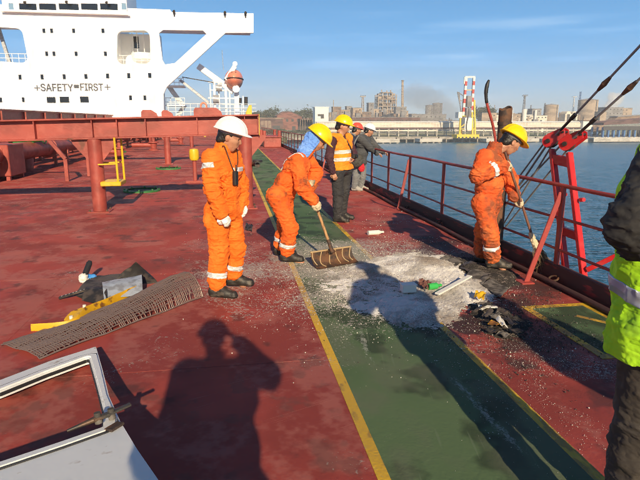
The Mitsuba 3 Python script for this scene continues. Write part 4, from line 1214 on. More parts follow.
blocks('plant_building', 'low grey and tan plant buildings under the tall chimney', 'building', [(V(209.405, 690.000, 19.077), V(223.381, 690.000, -2.120), 'far_grey'), (V(216.175, 690.000, 14.135), V(226.055, 690.000, -2.123), 'far_tan'), (V(222.943, 690.000, 10.413), V(236.784, 690.000, -2.132), 'far_brown')], 690)
blocks('plant_building', 'long low dark shed between the chimney and the smoke', 'building', [(V(123.571, 560.000, 5.155), V(196.542, 560.000, -1.423), 'far_roof'), (V(187.451, 560.000, 8.267), V(225.197, 560.000, -1.447), 'far_grey')], 560)
cp = V(172.114, 600.000, 4.903)
solo('coal_heap', nets(crumple(ell(cp + V(0, 0, -6), np.eye(3), (11, 8, 9.5)), 1.0, .3, 3), cp - V(14, 11, 8), cp + V(14, 11, 7), .8), 'coal', 'dark blue grey heap of coal under the process tower', 'heap', True)
tank('pale twin tank at left of the smoke, the smaller one', V(276.025, 760.000, 23.084), V(287.080, 760.000, 8.607), 760, 'far_grey')
tank('pale twin tank at left of the smoke, the bigger one', V(287.014, 760.000, 25.885), V(301.292, 760.000, 8.627), 760, 'far_grey')
tank('brown round tank directly right of the vent pipe, nearest to it', V(365.683, 600.000, 19.770), V(381.649, 600.000, -0.639), 600)
tank('big dark brown round tank behind the right stay wire', V(411.818, 600.000, 25.655), V(433.843, 600.000, -1.829), 600)
blocks('plant_building', 'pinkish low buildings between the loader and the vent pipe', 'building', [(V(264.851, 560.000, 9.962), V(281.582, 560.000, -1.494), 'far_tan'), (V(278.611, 560.000, 7.911), V(289.614, 560.000, -1.501), 'far_cream')], 560)
blocks('plant_building', 'low cream buildings right of the vent pipe', 'building', [(V(320.512, 600.000, 9.517), V(335.091, 600.000, -1.747), 'far_tan'), (V(335.513, 600.000, 7.857), V(365.245, 600.000, -1.772), 'far_cream'), (V(346.075, 600.000, 15.195), V(357.664, 600.000, -1.765), 'far_grey')], 600)
k = thing('arched_warehouse', 'cream warehouse with two dark arched doors between the round tanks', 'building')
a, b = V(380.903, 590.000, 11.753), V(396.848, 590.000, -1.746)
part(k, 'wall', prism(unary_union([Polygon([(a[0], b[2]), (b[0], b[2]), (b[0], a[2] - 2), (a[0], a[2] - 2)])] + [Point(a[0] + (b[0] - a[0]) * q, a[2] - 2.2).buffer(3.0, 12) for q in (.26, .74)]), 12, (0, 602, 0), V(1, 0, 0), V(0, 0, 1)), 'far_cream')
for q in (.26, .74):
    x = a[0] + (b[0] - a[0]) * q
    part(k, 'door', box(x - 1.7, x + 1.7, 589.8, 590, b[2], a[2] - 2.5), 'far_dark')
blocks('grey_flats', 'grey blocks with rows of windows in front of the white steam', 'building', [(V(452.918, 620.000, 17.744), V(477.165, 620.000, -1.969), 'far_grey'), (V(475.090, 620.000, 16.993), V(490.224, 620.000, -1.980), 'far_tan')], 620, 14)
blocks('plant_building', 'small tan block under the right stay wire', 'building', [(V(403.598, 560.000, 11.344), V(411.037, 560.000, -1.602), 'far_tan'), (V(508.834, 640.000, 19.036), V(530.366, 640.000, -2.118), 'far_grey')], 560)
# dark wharf with blue columns on the right
k = thing('loading_wharf', 'dark roofed wharf conveyor on blue columns at the right edge', 'wharf')
a, b = V(274.634, 378.000, 0.189), V(329.735, 378.000, 3.438)
part(k, 'roof', prism(Polygon([(a[0], a[2]), (a[0] + 3, a[2] + 1.2), (b[0], b[2] + 1.5), (b[0], b[2] - 2.5), (a[0], a[2] - 1.5)]), 16, (0, 392, 0), V(1, 0, 0), V(0, 0, 1)), 'far_roof')
part(k, 'edge_beam', box(a[0], b[0], 375.6, 376, -5.0, -2.2), 'far_dark')
for i, x in enumerate(np.linspace(a[0] + 1, b[0] - 1, 13)):
    for y in (377, 390):
        part(k, 'column', box(x - .55, x + .55, y - .5, y + .5, -10.3, -3), 'far_blue' if i < 7 else 'far_dark')
part(k, 'deck', box(a[0] - 10, b[0], 372, 394, -11.4, -10.3), 'concrete_pale')
part(k, 'deck_edge', box(a[0] - 10, b[0], 371.4, 372, -13.4, -10.5), 'concrete_pale')
for x in np.linspace(a[0] - 8, b[0], 9):
    part(k, 'rail_post', box(x - .15, x + .15, 372.2, 372.5, -10.3, -9.0), 'far_steel')
k = thing('belt_house', 'brown sloping belt house above the dark wharf', 'building')
a, b = V(294.188, 395.000, 4.705), V(337.916, 395.000, 0.094)
part(k, 'wall', prism(Polygon([(a[0], b[2]), (b[0], b[2]), (b[0], a[2] + 2), (a[0] + 6, a[2])]), 9, (0, 404, 0), V(1, 0, 0), V(0, 0, 1)), 'far_brown')
part(k, 'roof', beam(V(a[0] + 5.5, 399.5, a[2] + .3), V(b[0], 399.5, a[2] + 2.4), 10, .5), 'far_grey')
solo('ore_heap', nets(crumple(ell(V(312.519, 440.000, -4.302), np.eye(3), (8, 6, 6)), .8, .35, 3), V(312.519, 440.000, -4.302) - V(10, 8, 8), V(312.519, 440.000, -4.302) + V(10, 8, 8), .7), 'far_brown', 'brown earth heap below the big dark tank', 'heap', True)

# ship loader with striped legs
k = thing('ship_loader', 'tall red and white striped ship loader on yellow legs at the far quay', 'crane')
Yl = 392.0
for t, b in ((V(171.485, 392.000, 33.048), V(170.581, 392.000, 5.270)), (V(177.443, 392.000, 33.120), V(177.005, 392.000, 6.726))):
    for i in range(9):
        p_, q_ = b + (t - b) * i / 9, b + (t - b) * (i + 1) / 9
        part(k, 'boom_segment', beam(p_, q_, 1.6, 1.6, (0, 1, 0)), 'far_white' if i % 2 == 0 else 'loader_red')
part(k, 'boom_head', cat([beam(V(170.482, 392.000, 33.036), V(178.219, 392.000, 33.130), 1.2, 1.2, (0, 1, 0)), beam(V(170.004, 392.000, 28.108), V(170.328, 392.000, 33.034), .8, .8, (0, 1, 0))]), 'far_white')
for a, b in ((V(170.644, 392.000, 23.873), V(177.250, 392.000, 23.930)), (V(170.765, 392.000, 15.333), V(177.357, 392.000, 16.084)), (V(170.496, 392.000, 6.714), V(176.769, 392.000, 6.726))):
    part(k, 'cross_tie', beam(a, b, .5, .5, (0, 1, 0)), 'loader_yellow')
for a, b in ((V(167.682, 390.000, 6.684), V(167.780, 390.000, -8.500)), (V(178.264, 391.000, 16.770), V(180.489, 391.000, -9.309)), (V(176.559, 390.000, 8.140), V(178.005, 390.000, -8.540)), (V(172.250, 396.000, 19.795), V(171.512, 396.000, -7.920))):
    part(k, 'leg', beam(a, b, 1.15, 1.15, (0, 1, 0)), 'loader_yellow')
for a, b in ((V(167.609, 390.000, 5.248), V(178.700, 390.000, 5.264)), (V(167.528, 390.000, -4.136), V(179.698, 390.000, -4.163)), (V(167.877, 390.000, -3.412), V(177.569, 390.000, 4.541))):
    part(k, 'brace', beam(a, b, .6, .6, (0, 1, 0)), 'loader_yellow')
a, b = V(164.174, 388.000, -8.075), V(181.564, 388.000, -10.696)
part(k, 'bogie', box(a[0], b[0], 386, 396, b[2], a[2]), 'loader_yellow')
for x in np.linspace(a[0] + 1.5, b[0] - 1.5, 6):
    part(k, 'wheel', rod((x, 385.8, b[2] + .2), (x, 386.6, b[2] + .2), .8, n=14), 'far_dark', 30)
for a, b, m_ in ((V(171.013, 391.000, 3.819), V(176.651, 391.000, -4.900), 'far_white'), (V(171.753, 391.000, 11.015), V(175.669, 391.000, 4.546), 'far_grey'), (V(165.695, 391.000, 8.128), V(168.669, 391.000, 3.817), 'far_white'), (V(172.065, 392.000, 19.622), V(175.669, 392.000, 11.771), 'far_grey')):
    part(k, 'machine_house', box(a[0], b[0], 389, 395, b[2], a[2]), m_)
for a, b in ((V(170.789, 393.000, 19.656), V(165.575, 393.000, 22.464)), (V(170.767, 393.000, 16.082), V(166.831, 393.000, 16.775)), (V(166.893, 393.000, 22.475), V(169.363, 393.000, 6.724)), (V(165.730, 393.000, 22.465), V(168.008, 393.000, 13.918))):
    part(k, 'side_arm', beam(a, b, .6, .6, (0, 1, 0)), 'far_grey')
part(k, 'hose', tube(spline([V(172.307, 390.000, 13.851), V(173.468, 389.000, 6.683), V(172.347, 389.000, -0.514), V(173.091, 389.000, -6.313)], 20), .5, 8), 'far_dark', True)

# village and works on the left
k = thing('brick_works', 'red brick gabled works building beyond the ship on the left', 'building')
a, b = V(46.751, 560.000, 10.451), V(71.841, 560.000, -7.275)
pts = [(a[0], b[2]), (b[0], b[2]), (b[0], V(71.932, 560.000, 5.597)[2]), (V(60.828, 560.000, 10.486)[0], a[2]), (V(52.770, 560.000, 10.466)[0], a[2]), (a[0], V(46.685, 560.000, 6.547)[2])]
part(k, 'wall', prism(Polygon(pts), 22, (0, 582, 0), V(1, 0, 0), V(0, 0, 1)), 'far_red')
part(k, 'roof', cat([beam(V(pts[3][0], 571, pts[3][1] + .3), V(pts[2][0] + 1, 571, pts[2][1] - .2), 23, .6), beam(V(pts[4][0], 571, pts[4][1] + .3), V(pts[5][0] - 1, 571, pts[5][1] - .2), 23, .6), box(pts[4][0], pts[3][0], 559.5, 582.5, a[2], a[2] + .6)]), 'far_roof')
for q in (.15, .4, .62, .85):
    x = a[0] + (b[0] - a[0]) * q
    part(k, 'window', box(x - 1.2, x + 1.2, 559.8, 560, 1.0, 3.6), 'far_dark')
part(k, 'door', box(a[0] + 15, a[0] + 18.5, 559.7, 560, -9, -3.5), 'far_dark')
k = thing('long_shed', 'long low brown shed left of the red brick works', 'shed')
a, b = V(26.706, 540.000, 4.939), V(50.651, 540.000, -5.956)
part(k, 'wall', box(a[0], b[0], 540, 556, b[2], a[2] - 1.5), 'far_roof')
part(k, 'roof', beam(V(a[0] - 1, 548, a[2] - .8), V(b[0] + 1, 548, a[2] - .8), 18, 1.5), 'far_brown')
part(k, 'opening', box(a[0] + 14, a[0] + 21, 539.8, 540, b[2], -2.8), 'far_dark')
for q in (.1, .25, .4):
    part(k, 'panel', box(a[0] + (b[0] - a[0]) * q, a[0] + (b[0] - a[0]) * q + 3, 539.8, 540, b[2] + 1, a[2] - 3), 'far_brown')
k = thing('dark_shed', 'dark open sided shed between the brick works and the white building', 'shed')
a, b = V(59.903, 480.000, 3.765), V(73.022, 480.000, -4.318)
part(k, 'roof', beam(V(a[0], 488, a[2] - .4), V(b[0], 488, a[2] - .1), 16, .7), 'far_roof')
part(k, 'back_wall', box(a[0], b[0], 494, 495, b[2] - 2, a[2] - 1), 'far_dark')
for x in np.linspace(a[0] + .3, b[0] - .3, 7):
    part(k, 'column', box(x - .25, x + .25, 480.5, 481, b[2] - 2, a[2] - .8), 'far_brown')
for i, (a, b, m_) in enumerate(((V(29.755, 700.000, 9.551), V(39.465, 700.000, 0.428), 'far_white'), (V(42.055, 720.000, 8.547), V(52.155, 720.000, 0.390), 'far_tan'), (V(87.034, 740.000, 10.752), V(96.355, 740.000, 0.343), 'far_white'), (V(92.477, 700.000, 9.050), V(105.221, 700.000, 0.410), 'far_cream'))):
    Yb = a[1]
    k = thing('village_house', ('white house at the far left of the shore', 'tan house second from the left on the shore', 'white house right behind the brick works', 'long cream house behind the dark shed')[i], 'house')
    part(k, 'wall', box(a[0], b[0], Yb, Yb + 9, b[2], a[2] - 1.5), m_)
    part(k, 'roof', prism(Polygon([(-.8, 0), (9.8, 0), (4.5, 3.0)]), b[0] - a[0] + 1, (a[0] - .5, Yb, a[2] - 1.5), V(0, 1, 0), V(0, 0, 1)), 'far_red')
    for q in (.25, .7):
        x = a[0] + (b[0] - a[0]) * q
        part(k, 'window', box(x - .8, x + .8, Yb - .15, Yb, a[2] - 5, a[2] - 3.2), 'far_dark')

# trees: leaf clumps round a limbed trunk
mat('bark', C(.09, .065, .045), .9)
mat('leaf', F(lambda p, n, uv: mix((.045, .062, .028), (.075, .085, .038), cell_rand(p.x * .9, p.y * .9, p.z * .9))), .8)
mat('leaf_dry', F(lambda p, n, uv: mix((.10, .10, .045), (.06, .08, .03), cell_rand(p.x * 1.3, p.y * 1.3, p.z * 1.3))), .85)


def leafy(r, n, size, seed, squash=.8):
    g = np.random.default_rng(seed)
    cl = g.normal(0, 1, (9, 3)) * [.55, .55, .42]
    c = cl[g.integers(0, 9, n)] + g.normal(0, .30, (n, 3))
    c = c * [1, 1, squash] * r
    u = g.normal(0, 1, (n, 3))
    u /= np.linalg.norm(u, axis=1, keepdims=True)
    w = np.cross(u, g.normal(0, 1, (n, 3)))
    w /= np.linalg.norm(w, axis=1, keepdims=True)
    s = size * r * g.uniform(.6, 1.3, (n, 1))
    v = np.stack([c - u * s, c + w * s * .7, c + u * s, c - w * s * .7], 1).reshape(-1, 3)
    i = np.arange(n)[:, None] * 4
    return trimesh.Trimesh(v, np.vstack([i + [0, 1, 2], i + [0, 2, 3]]), process=False)


crowns = [leafy(1.0, 900, .13, 20 + i, (.75, .95, .65, 1.1)[i]) for i in range(4)]
crown_ply = [mikit.ply(m_, 'leaf') for m_ in crowns]
trunk_ply = mikit.ply(cat([rod((0, 0, -1.9), (.05, .02, -.3), .10, .06, 8), rod((.05, .02, -.5), (.4, .1, .25), .05, .02, 6), rod((.03, 0, -.7), (-.4, -.1, .1), .05, .02, 6), rod((.05, .02, -.4), (0, .3, .4), .04, .02, 6)]), 'bark')
words = ['leftmost', 'second from the left', 'third from the left', 'fourth from the left', 'fifth from the left', 'sixth from the left', 'seventh from the left', 'eighth from the left', 'ninth from the left', 'tenth from the left', 'eleventh from the left']
tr = [(V(24.670, 620.000, 7.034), 5.0), (V(30.715, 620.000, 7.581), 4.6), (V(37.340, 620.000, 8.668), 5.4), (V(47.290, 620.000, 9.226), 7.2), (V(57.944, 640.000, 7.253), 4.8), (V(70.640, 640.000, 8.953), 5.2), (V(82.398, 660.000, 8.619), 5.6), (V(88.050, 640.000, 9.547), 6.6), (V(94.468, 640.000, 8.996), 5.6),
      (V(280.067, 600.000, 11.655), 6.4), (V(286.836, 600.000, 10.007), 7.2), (V(294.046, 600.000, 11.134), 6.2), (V(300.954, 600.000, 8.363), 5.4)]
for i, (c, r) in enumerate(tr):
    lab = ('dark green tree on the left shore skyline, ' + words[i]) if i < 9 else 'dark tree right of the striped loader, ' + ('first', 'second', 'third', 'fourth')[i - 9] + ' from the left'
    k = thing('tree', lab, 'tree', 'trees on the left shore' if i < 9 else 'trees right of the loader')
    M = T().translate(c.tolist()).rotate([0, 0, 1], 67.0 * i).scale(r)
    scene[k + '__crown'] = {**crown_ply[i % 4], 'to_world': M}
    scene[k + '__trunk'] = {**trunk_ply, 'to_world': M}
sc_ = []
g_ = np.random.default_rng(8)
for i in range(26):
    c = V(45.964, 500.000, -7.599) + V(g_.uniform(-16, 22), g_.uniform(-12, 14), g_.uniform(-1.0, .8))
    m_ = leafy(g_.uniform(1.6, 3.2), 160, .2, 100 + i, .6)
    m_.apply_translation(c)
    sc_.append(m_)
solo('shrubs', cat(sc_), 'leaf_dry', 'dull green scrub on the bank in front of the brick works', 'shrubs', kind='stuff')
# clutter of pipes, ducts and small stacks between the far buildings
def clutter(name, label, x0, x1, Y, zlo, zhi, n, seed, mats=('far_tan', 'far_grey', 'far_brown')):
    g = np.random.default_rng(seed)
    ms = {m_: [] for m_ in mats}
    for _ in range(n):
        x, y = g.uniform(x0, x1), Y + g.uniform(0, 40)
        h = zlo + (zhi - zlo) * g.random() ** 2.2
        m_ = mats[g.integers(len(mats))]
        t = g.random()
        if t < .35:
            w = g.uniform(1.0, 3.2)
            ms[m_].append(box(x - w, x + w, y, y + g.uniform(3, 8), -11, h * .6))
        elif t < .6:
            r = g.uniform(.8, 3)
            ms[m_].append(rod((x, y, -11), (x, y, h * .8), r, n=12))
        elif t < .75:
            ms[m_].append(rod((x, y, -11), (x, y, h * 1.15), g.uniform(.25, .6), n=8))
        else:
            z = g.uniform(-4, h * .7)
            ms[m_].append(beam((x, y, z), (x + g.uniform(5, 14), y, z + g.uniform(-1, 4)), .9, .9, (0, 1, 0)))
    k = thing(name, label, 'pipework')
    for m_ in mats:
        part(k, 'pieces', cat(ms[m_]), m_, kind='stuff')


clutter('pipework', 'jumble of tan pipes and tanks below and left of the process tower', V(107.844, 600.000, 8.040)[0], V(198.538, 600.000, 8.192)[0], 600, 4, 21, 110, 5)
clutter('pipework', 'jumble of grey pipes and small stacks right of the vent pipe', V(300.751, 590.000, 8.259)[0], V(359.428, 590.000, 8.357)[0], 590, 4, 19, 80, 6, ('far_tan', 'far_grey', 'far_white'))
clutter('pipework', 'low grey pipes and sheds between the round tanks and the flats', V(383.258, 600.000, 8.500)[0], V(437.412, 600.000, 8.591)[0], 600, 3, 15, 60, 7)
clutter('pipework', 'dim grey pipes behind the smoke left of the loader', V(224.868, 700.000, 9.271)[0], V(331.238, 700.000, 9.448)[0], 700, -2, 11, 70, 8, ('far_grey', 'far_brown', 'far_steel'))
# steam plume and brown smoke
k = 'steam'
pl = [(V(507.041, 690.000, 13.619), 5.0), (V(512.227, 690.000, 20.253), 6.5), (V(515.902, 690.000, 26.868), 7.5), (V(522.660, 690.000, 32.832), 6.0), (V(511.902, 690.000, 34.729), 5.0), (V(504.885, 690.000, 18.904), 4.0)]
fm = crumple(join([lambda P, c=c, r=r: np.linalg.norm(P - A(c, np.float32), axis=1) - r for c, r in pl], 4.0), 1.6, .28, 4)
st = nets(fm, *bounds([c for c, r in pl], 10), 1.0)
scene['haze_air'] = {'type': 'homogeneous', 'albedo': C(.95), 'sigma_t': .00045}
scene['steam_air'] = {'type': 'homogeneous', 'albedo': C(.98), 'sigma_t': .16}
sm = [(V(183.819, 450.000, -4.171), 5.0), (V(183.473, 452.000, 0.817), 6.0), (V(183.482, 455.000, 6.666), 6.5), (V(180.820, 458.000, 11.712), 7.0), (V(175.809, 462.000, 16.807), 8.0), (V(168.067, 466.000, 21.089), 9.0), (V(158.514, 470.000, 23.709), 9.0)]
scene['clear_void'] = {'type': 'null'}
key = thing('steam_plume', 'white steam plume rising behind the grey blocks on the right', 'steam')
scene[key] = {**mikit.ply(st, 'clear_void', smooth=True), 'interior': {'type': 'ref', 'id': 'steam_air'}, 'exterior': {'type': 'ref', 'id': 'haze_air'}}
labels[key]['kind'] = 'stuff'

fm = crumple(join([lambda P, c=c, r=r: np.linalg.norm((P - A(c, np.float32)) * A([.8, .8, 1], np.float32), axis=1) - r for c, r in sm], 6.0), 2.2, .2, 6)
scene['smoke_air'] = {'type': 'homogeneous', 'albedo': C(.55, .52, .50), 'sigma_t': .022}
key = thing('smoke', 'thin brown smoke drifting left of the striped ship loader', 'smoke')
scene[key] = {**mikit.ply(nets(fm, *bounds([c for c, r in sm], 12), 1.3), 'clear_void', smooth=True), 'interior': {'type': 'ref', 'id': 'smoke_air'}, 'exterior': {'type': 'ref', 'id': 'haze_air'}}
labels[key]['kind'] = 'stuff'

# ------------------------------------------------------------------ the people
def person(label, J, fwd, hf, seed, fine=.007, group=None):
    k = thing('person', label, 'person', group)
    return Figure(k, J, fwd, hf, seed, fine)


def coverall(g, hands, m_cloth, gl_mat, stripe=True):
    J = g.J
    for S in 'RL':
        J['anC' + S] = J['an' + S]
    prims = g.torso(.020, 1.06) + g.arm('R', .026, .034) + g.arm('L', .026, .034) + g.leg('R', .024, .034, .12) + g.leg('L', .024, .034, .12)
    for S in 'RL':
        up = unit(J['kn' + S] - J['an' + S])
        prims.append(cone(J['an' + S] + up * .085, J['an' + S] + up * .16, .078, .074))
    f = g.cloth('coverall', prims, m_cloth, .0125, 13, h=.006)
    # collar, placket and belt seam
    nk = J['nk']
    col = minus(join([cone(nk - g.spine * .02, nk + g.spine * .035 + g.front * .012, .085, .076)], .01), cone(nk - g.spine * .06, nk + g.spine * .12 + g.front * .02, .064))
    part(g.key, 'collar', nets(crumple(col, .003, 30, 3), nk - .14, nk + .14, .0055), m_cloth, True)
    w = g.waist - g.spine * .07
    g.band(f, w, w + g.spine, .035, m_cloth, .24, .004, 'waistband')
    # zip placket, chest pocket flaps, side seams
    def patch(c, n, half_w, half_h, name, up, thick=.006):
        n, up = unit(n), unit(up - n * (unit(n) @ up))
        s_ = np.cross(up, n)
        q = cut(grow(f, thick), half(c + s_ * half_w, s_), half(c - s_ * half_w, -s_), half(c + up * half_h, up), half(c - up * half_h, -up), half(c - n * .07, -n))
        r = max(half_w, half_h) + .09
        m = nets(q, c - r, c + r, .005)
        if len(m.faces):
            part(g.key, name, m, m_cloth, True)
    ch = g.chest + g.front * .13
    patch(g.chest - g.spine * .12 + g.front * .13, g.front, .018, .24, 'zip_placket', g.spine)
    for sgn in (-1, 1):
        patch(ch + g.left * .085 * sgn - g.spine * .035, g.front, .052, .018, 'chest_pocket', g.spine)
        patch(g.hipc - g.front * .12 + g.left * .09 * sgn - g.spine * .04, -g.front, .062, .07, 'seat_pocket', g.spine)
    for S, sgn in (('R', -1), ('L', 1)):
        hip, kn = J['hip' + S], J['kn' + S]
        patch(hip + (kn - hip) * .62 + g.left * sgn * .10, g.left * sgn, .062, .08, 'leg_pocket', hip - kn)
    patch(g.chest - g.front * .13 + g.spine * .02, -g.front, .16, .012, 'back_yoke', g.spine)
    g.boots()
    g.gloves(hands, gl_mat)
    return f


def run_people():
    # 1 supervisor in the white helmet
    J = dict(hipR=V(-0.150, 5.170, 0.821), hipL=V(-0.030, 5.330, 0.802), knR=V(-0.145, 5.140, 0.450), knL=V(0.016, 5.370, 0.420), anR=V(-0.183, 5.110, 0.083), anL=V(-0.024, 5.390, 0.105), toR=V(-0.047, 5.050, 0.015), toL=V(0.104, 5.360, 0.034),
             shR=V(-0.183, 5.120, 1.320), shL=V(0.017, 5.400, 1.309), nk=V(-0.084, 5.270, 1.383), elR=V(-0.182, 5.050, 1.062), elL=V(0.076, 5.440, 1.041), wrR=V(-0.110, 5.000, 0.829), wrL=V(0.089, 5.360, 0.873), head=V(-0.005, 5.250, 1.504))
    g = person('man in clean orange coveralls and white helmet standing with gloved hands hanging, looking down', J, (.86, -.5, 0), (.95, -.12, -.33), 1, .0065)
    hands = [('R', V(-0.033, 4.990, 0.707) - J['wrR'], (-.3, .8, .1), 1, .38), ('L', V(0.123, 5.340, 0.716) - J['wrL'], (-.6, -.6, 0), -1, .38)]
    g.body('skin', hands)
    f = coverall(g, hands, 'orange_cloth', 'white_glove')
    for S in 'RL':
        kn, an = J['kn' + S], J['an' + S]
        c = an + (kn - an) * .36
        g.band(f, c, c + (kn - an), .052, 'reflective', .15)
    c = g.chest - g.spine * .0
    g.band(f, c, c + g.spine, .045, 'reflective', .20, both=(half(c - g.left * .03, -g.left),))
    g.band(f, J['shR'] + (J['elR'] - J['shR']) * .3, J['elR'], .05, 'reflective', .11, both=(half(J['shR'] - g.left * .06, g.left),))
    g.hair()
    g.helmet('helmet_white', .06, 1.08)
    # thigh pocket flap hanging off the coverall and neck cord with a radio
    pk = J['hipR'] + V(-.10, -.03, -.02)
    part(g.key, 'pocket', nets(crumple(ell(pk + V(.045, -.015, -.06), A([unit(V(.8, .6, 0)), unit(V(-.6, .8, 0)), V(0, 0, 1)]), (.075, .05, .105)), .008, 18, 4), pk - .24, pk + .18, .007), 'orange_cloth', True)
    r0 = g.chest + g.front * .165 - g.spine * .07 - g.left * .03
    part(g.key, 'neck_cord', tube(spline([J['nk'] + g.front * .085 + g.left * .05 + g.spine * .03, g.chest + g.front * .155 + g.left * .01, r0 + g.spine * .05, g.chest + g.front * .15 - g.left * .07 + g.spine * .05, J['nk'] + g.front * .06 - g.left * .075 + g.spine * .03], 24), .004), 'lamp_black', True)
    part(g.key, 'radio', cat([beam(r0 + g.spine * .06, r0 - g.spine * .07, .055, .035, g.front, .006), rod(r0 + g.spine * .06 + g.left * .015, r0 + g.spine * .12 + g.left * .015, .006)]), 'lamp_black', 30)

    # 2 man shovelling
    J = dict(hipR=V(0.508, 6.280, 0.801), hipL=V(0.623, 6.500, 0.793), knR=V(0.651, 6.240, 0.426), knL=V(0.625, 6.580, 0.411), anR=V(0.612, 6.300, 0.100), anL=V(0.562, 6.620, 0.101), toR=V(0.835, 6.220, 0.012), toL=V(0.718, 6.560, 0.033),
             shR=V(0.743, 6.260, 1.202), shL=V(0.893, 6.600, 1.236), nk=V(0.872, 6.440, 1.299), elR=V(0.782, 6.130, 0.918), elL=V(1.018, 6.620, 1.028), wrR=V(0.900, 6.080, 0.773), wrL=V(0.933, 6.460, 0.876), head=V(1.006, 6.460, 1.431))
    g = person('stooping man in orange coveralls, blue neck scarf and yellow helmet pushing a wide shovel', J, (.95, .2, 0), (.74, -.12, -.60), 2, .0065)
    top, sock = V(0.862, 6.380, 0.993), V(1.103, 6.040, 0.215)
    ax = unit(sock - top)
    hands = [('R', V(0.978, 6.060, 0.694) - J['wrR'], (.1, .7, -.6), 1, .85), ('L', V(0.884, 6.370, 0.959) - J['wrL'], (.5, -.6, -.2), -1, .85)]
    g.body('skin', hands)
    f = coverall(g, hands, 'orange_worn', 'work_glove')
    for S in 'RL':
        kn, an = J['kn' + S], J['an' + S]
        c = an + (kn - an) * .36
        g.band(f, c, c + (kn - an), .050, 'reflective', .16)
    c = J['shR'] + g.left * .035
    g.band(f, c, c + g.left + g.spine * .15, .055, 'reflective', .24, both=(half(g.shc + g.front * .05, g.front),))
    sc = [cone(J['nk'] - g.spine * .02, g.at(-.05, 0, -.02), .090, .086), ell(g.at(-.03, 0, -.03), g.ax, (.100, .093, .10)), cone(g.at(.02, -.06, -.06), J['nk'] + g.front * .10 - g.spine * .05, .05, .05), cone(J['nk'] + g.front * .12, J['nk'] + g.front * .14 - V(0, 0, .10), .040, .028)]
    f2 = cut(crumple(join(sc, .03), .008, 22, 7), half(g.at(.04, 0, .0), g.hf), half(g.at(0, 0, .055), g.hu))
    part(g.key, 'scarf', nets(f2, g.H - .36, g.H + .22, .0055), 'blue_cloth', True)
    g.helmet('helmet_yellow', .0, 1.10)
    # his shovel
    k = thing('snow_shovel', 'wide rusty shovel on a wooden handle scraping up white powder', 'shovel')
    part(k, 'handle', tube(spline([top, (top + sock) / 2 + V(0, 0, .004), sock], 12), .0165, 10), 'wood', True)
    s_ = unit(np.cross(ax, [0, 0, 1]))
    BL, BR = V(0.926, 5.880, 0.009), V(1.452, 6.100, 0.018)
    TL, TR = V(0.861, 6.020, 0.176), V(1.384, 6.240, 0.177)
    n = 14
    vs, fs = [], []
    outw = unit(np.cross(BR - BL, TL - BL))
    outw = outw if outw[1] > 0 else -outw
    for side in (0, 1):
        for i in range(n):
            for j in range(n):
                u, v = i / (n - 1), j / (n - 1)
                q = (BL * (1 - u) + BR * u) * (1 - v) + (TL * (1 - u) + TR * u) * v
                q = q + outw * (.085 * math.sin(math.pi * v) * (1 - .5 * abs(2 * u - 1) ** 3) + side * .004)
                vs.append(q)
    for side in (0, 1):
        for i in range(n - 1):
            for j in range(n - 1):
                a = side * n * n + i * n + j
                q = [a, a + n, a + n + 1, a + 1]
                fs.append(q if side else q[::-1])
    bl = trimesh.Trimesh(A(vs), A([[q[0], q[1], q[2]] for q in fs] + [[q[0], q[2], q[3]] for q in fs]), process=False)
    part(k, 'blade', bl, 'rusty', True)

    def blade_pt(u, v, off):
        q = (BL * (1 - u) + BR * u) * (1 - v) + (TL * (1 - u) + TR * u) * v
        return q + outw * (.085 * math.sin(math.pi * v) * (1 - .5 * abs(2 * u - 1) ** 3) - off)
    part(k, 'top_rim', tube([blade_pt(u, 1.0, 0) for u in np.linspace(0, 1, 12)], .011), 'wood_pale', True)
    for u in (.06, .24, .43, .62, .80, .95):
        part(k, 'rib', tube([blade_pt(u + .03 * math.sin(5 * v + u * 9), v, .004) for v in np.linspace(.25 + .1 * math.sin(u * 20), .98, 9)], .0065), 'wood_pale', True)
    part(k, 'socket', rod(sock - ax * .10, sock + ax * .06, .021, .024), 'rusty', 30)
    part(k, 'bracket', cat([rod(sock, blade_pt(.38, .9, -.01), .009), rod(sock, blade_pt(.62, .9, -.01), .009)]), 'rusty', 30)

    # 3 man in the orange vest
    J = dict(hipR=V(1.686, 8.720, 0.874), hipL=V(1.877, 8.920, 0.870), knR=V(1.709, 8.740, 0.479), knL=V(1.851, 8.940, 0.484), anR=V(1.711, 8.780, 0.098), anL=V(1.828, 8.980, 0.104), toR=V(1.899, 8.660, 0.038), toL=V(2.007, 8.920, 0.057),
             shR=V(1.598, 8.660, 1.371), shL=V(1.922, 9.000, 1.366), nk=V(1.755, 8.840, 1.436), elR=V(1.529, 8.580, 1.093), elL=V(2.010, 9.000, 1.128), wrR=V(1.594, 8.580, 0.855), wrL=V(1.959, 8.800, 1.042), head=V(1.801, 8.830, 1.568))
    g = person('man in orange safety vest over maroon sleeves and yellow helmet with a camera strap', J, (.85, -.4, 0), (.88, -.30, -.30), 3, .008)
    hands = [('R', V(1.645, 8.540, 0.683) - J['wrR'], (.3, .8, 0), 1, .45), ('L', V(-.12, -.1, .02), (0, 0, -1), -1, .7)]
    g.body('skin', hands)
    g.cloth('jersey', g.torso(.014, 1.03) + g.arm('R', .020, .018) + g.arm('L', .020, .018), 'maroon_cloth', .006, 15)
    tr = [cone(g.waist, g.hipc + g.spine * .03, .118, .128), cone(J['hipR'], J['hipL'], .112)] + g.leg('R', .020, .030, .06) + g.leg('L', .020, .030, .06)
    g.cloth('trousers', tr, 'charcoal_cloth', .008, 13)
    hem = g.hipc + g.spine * .0
    vf = join(g.torso(.034, 1.05), .04)
    nk = J['nk']
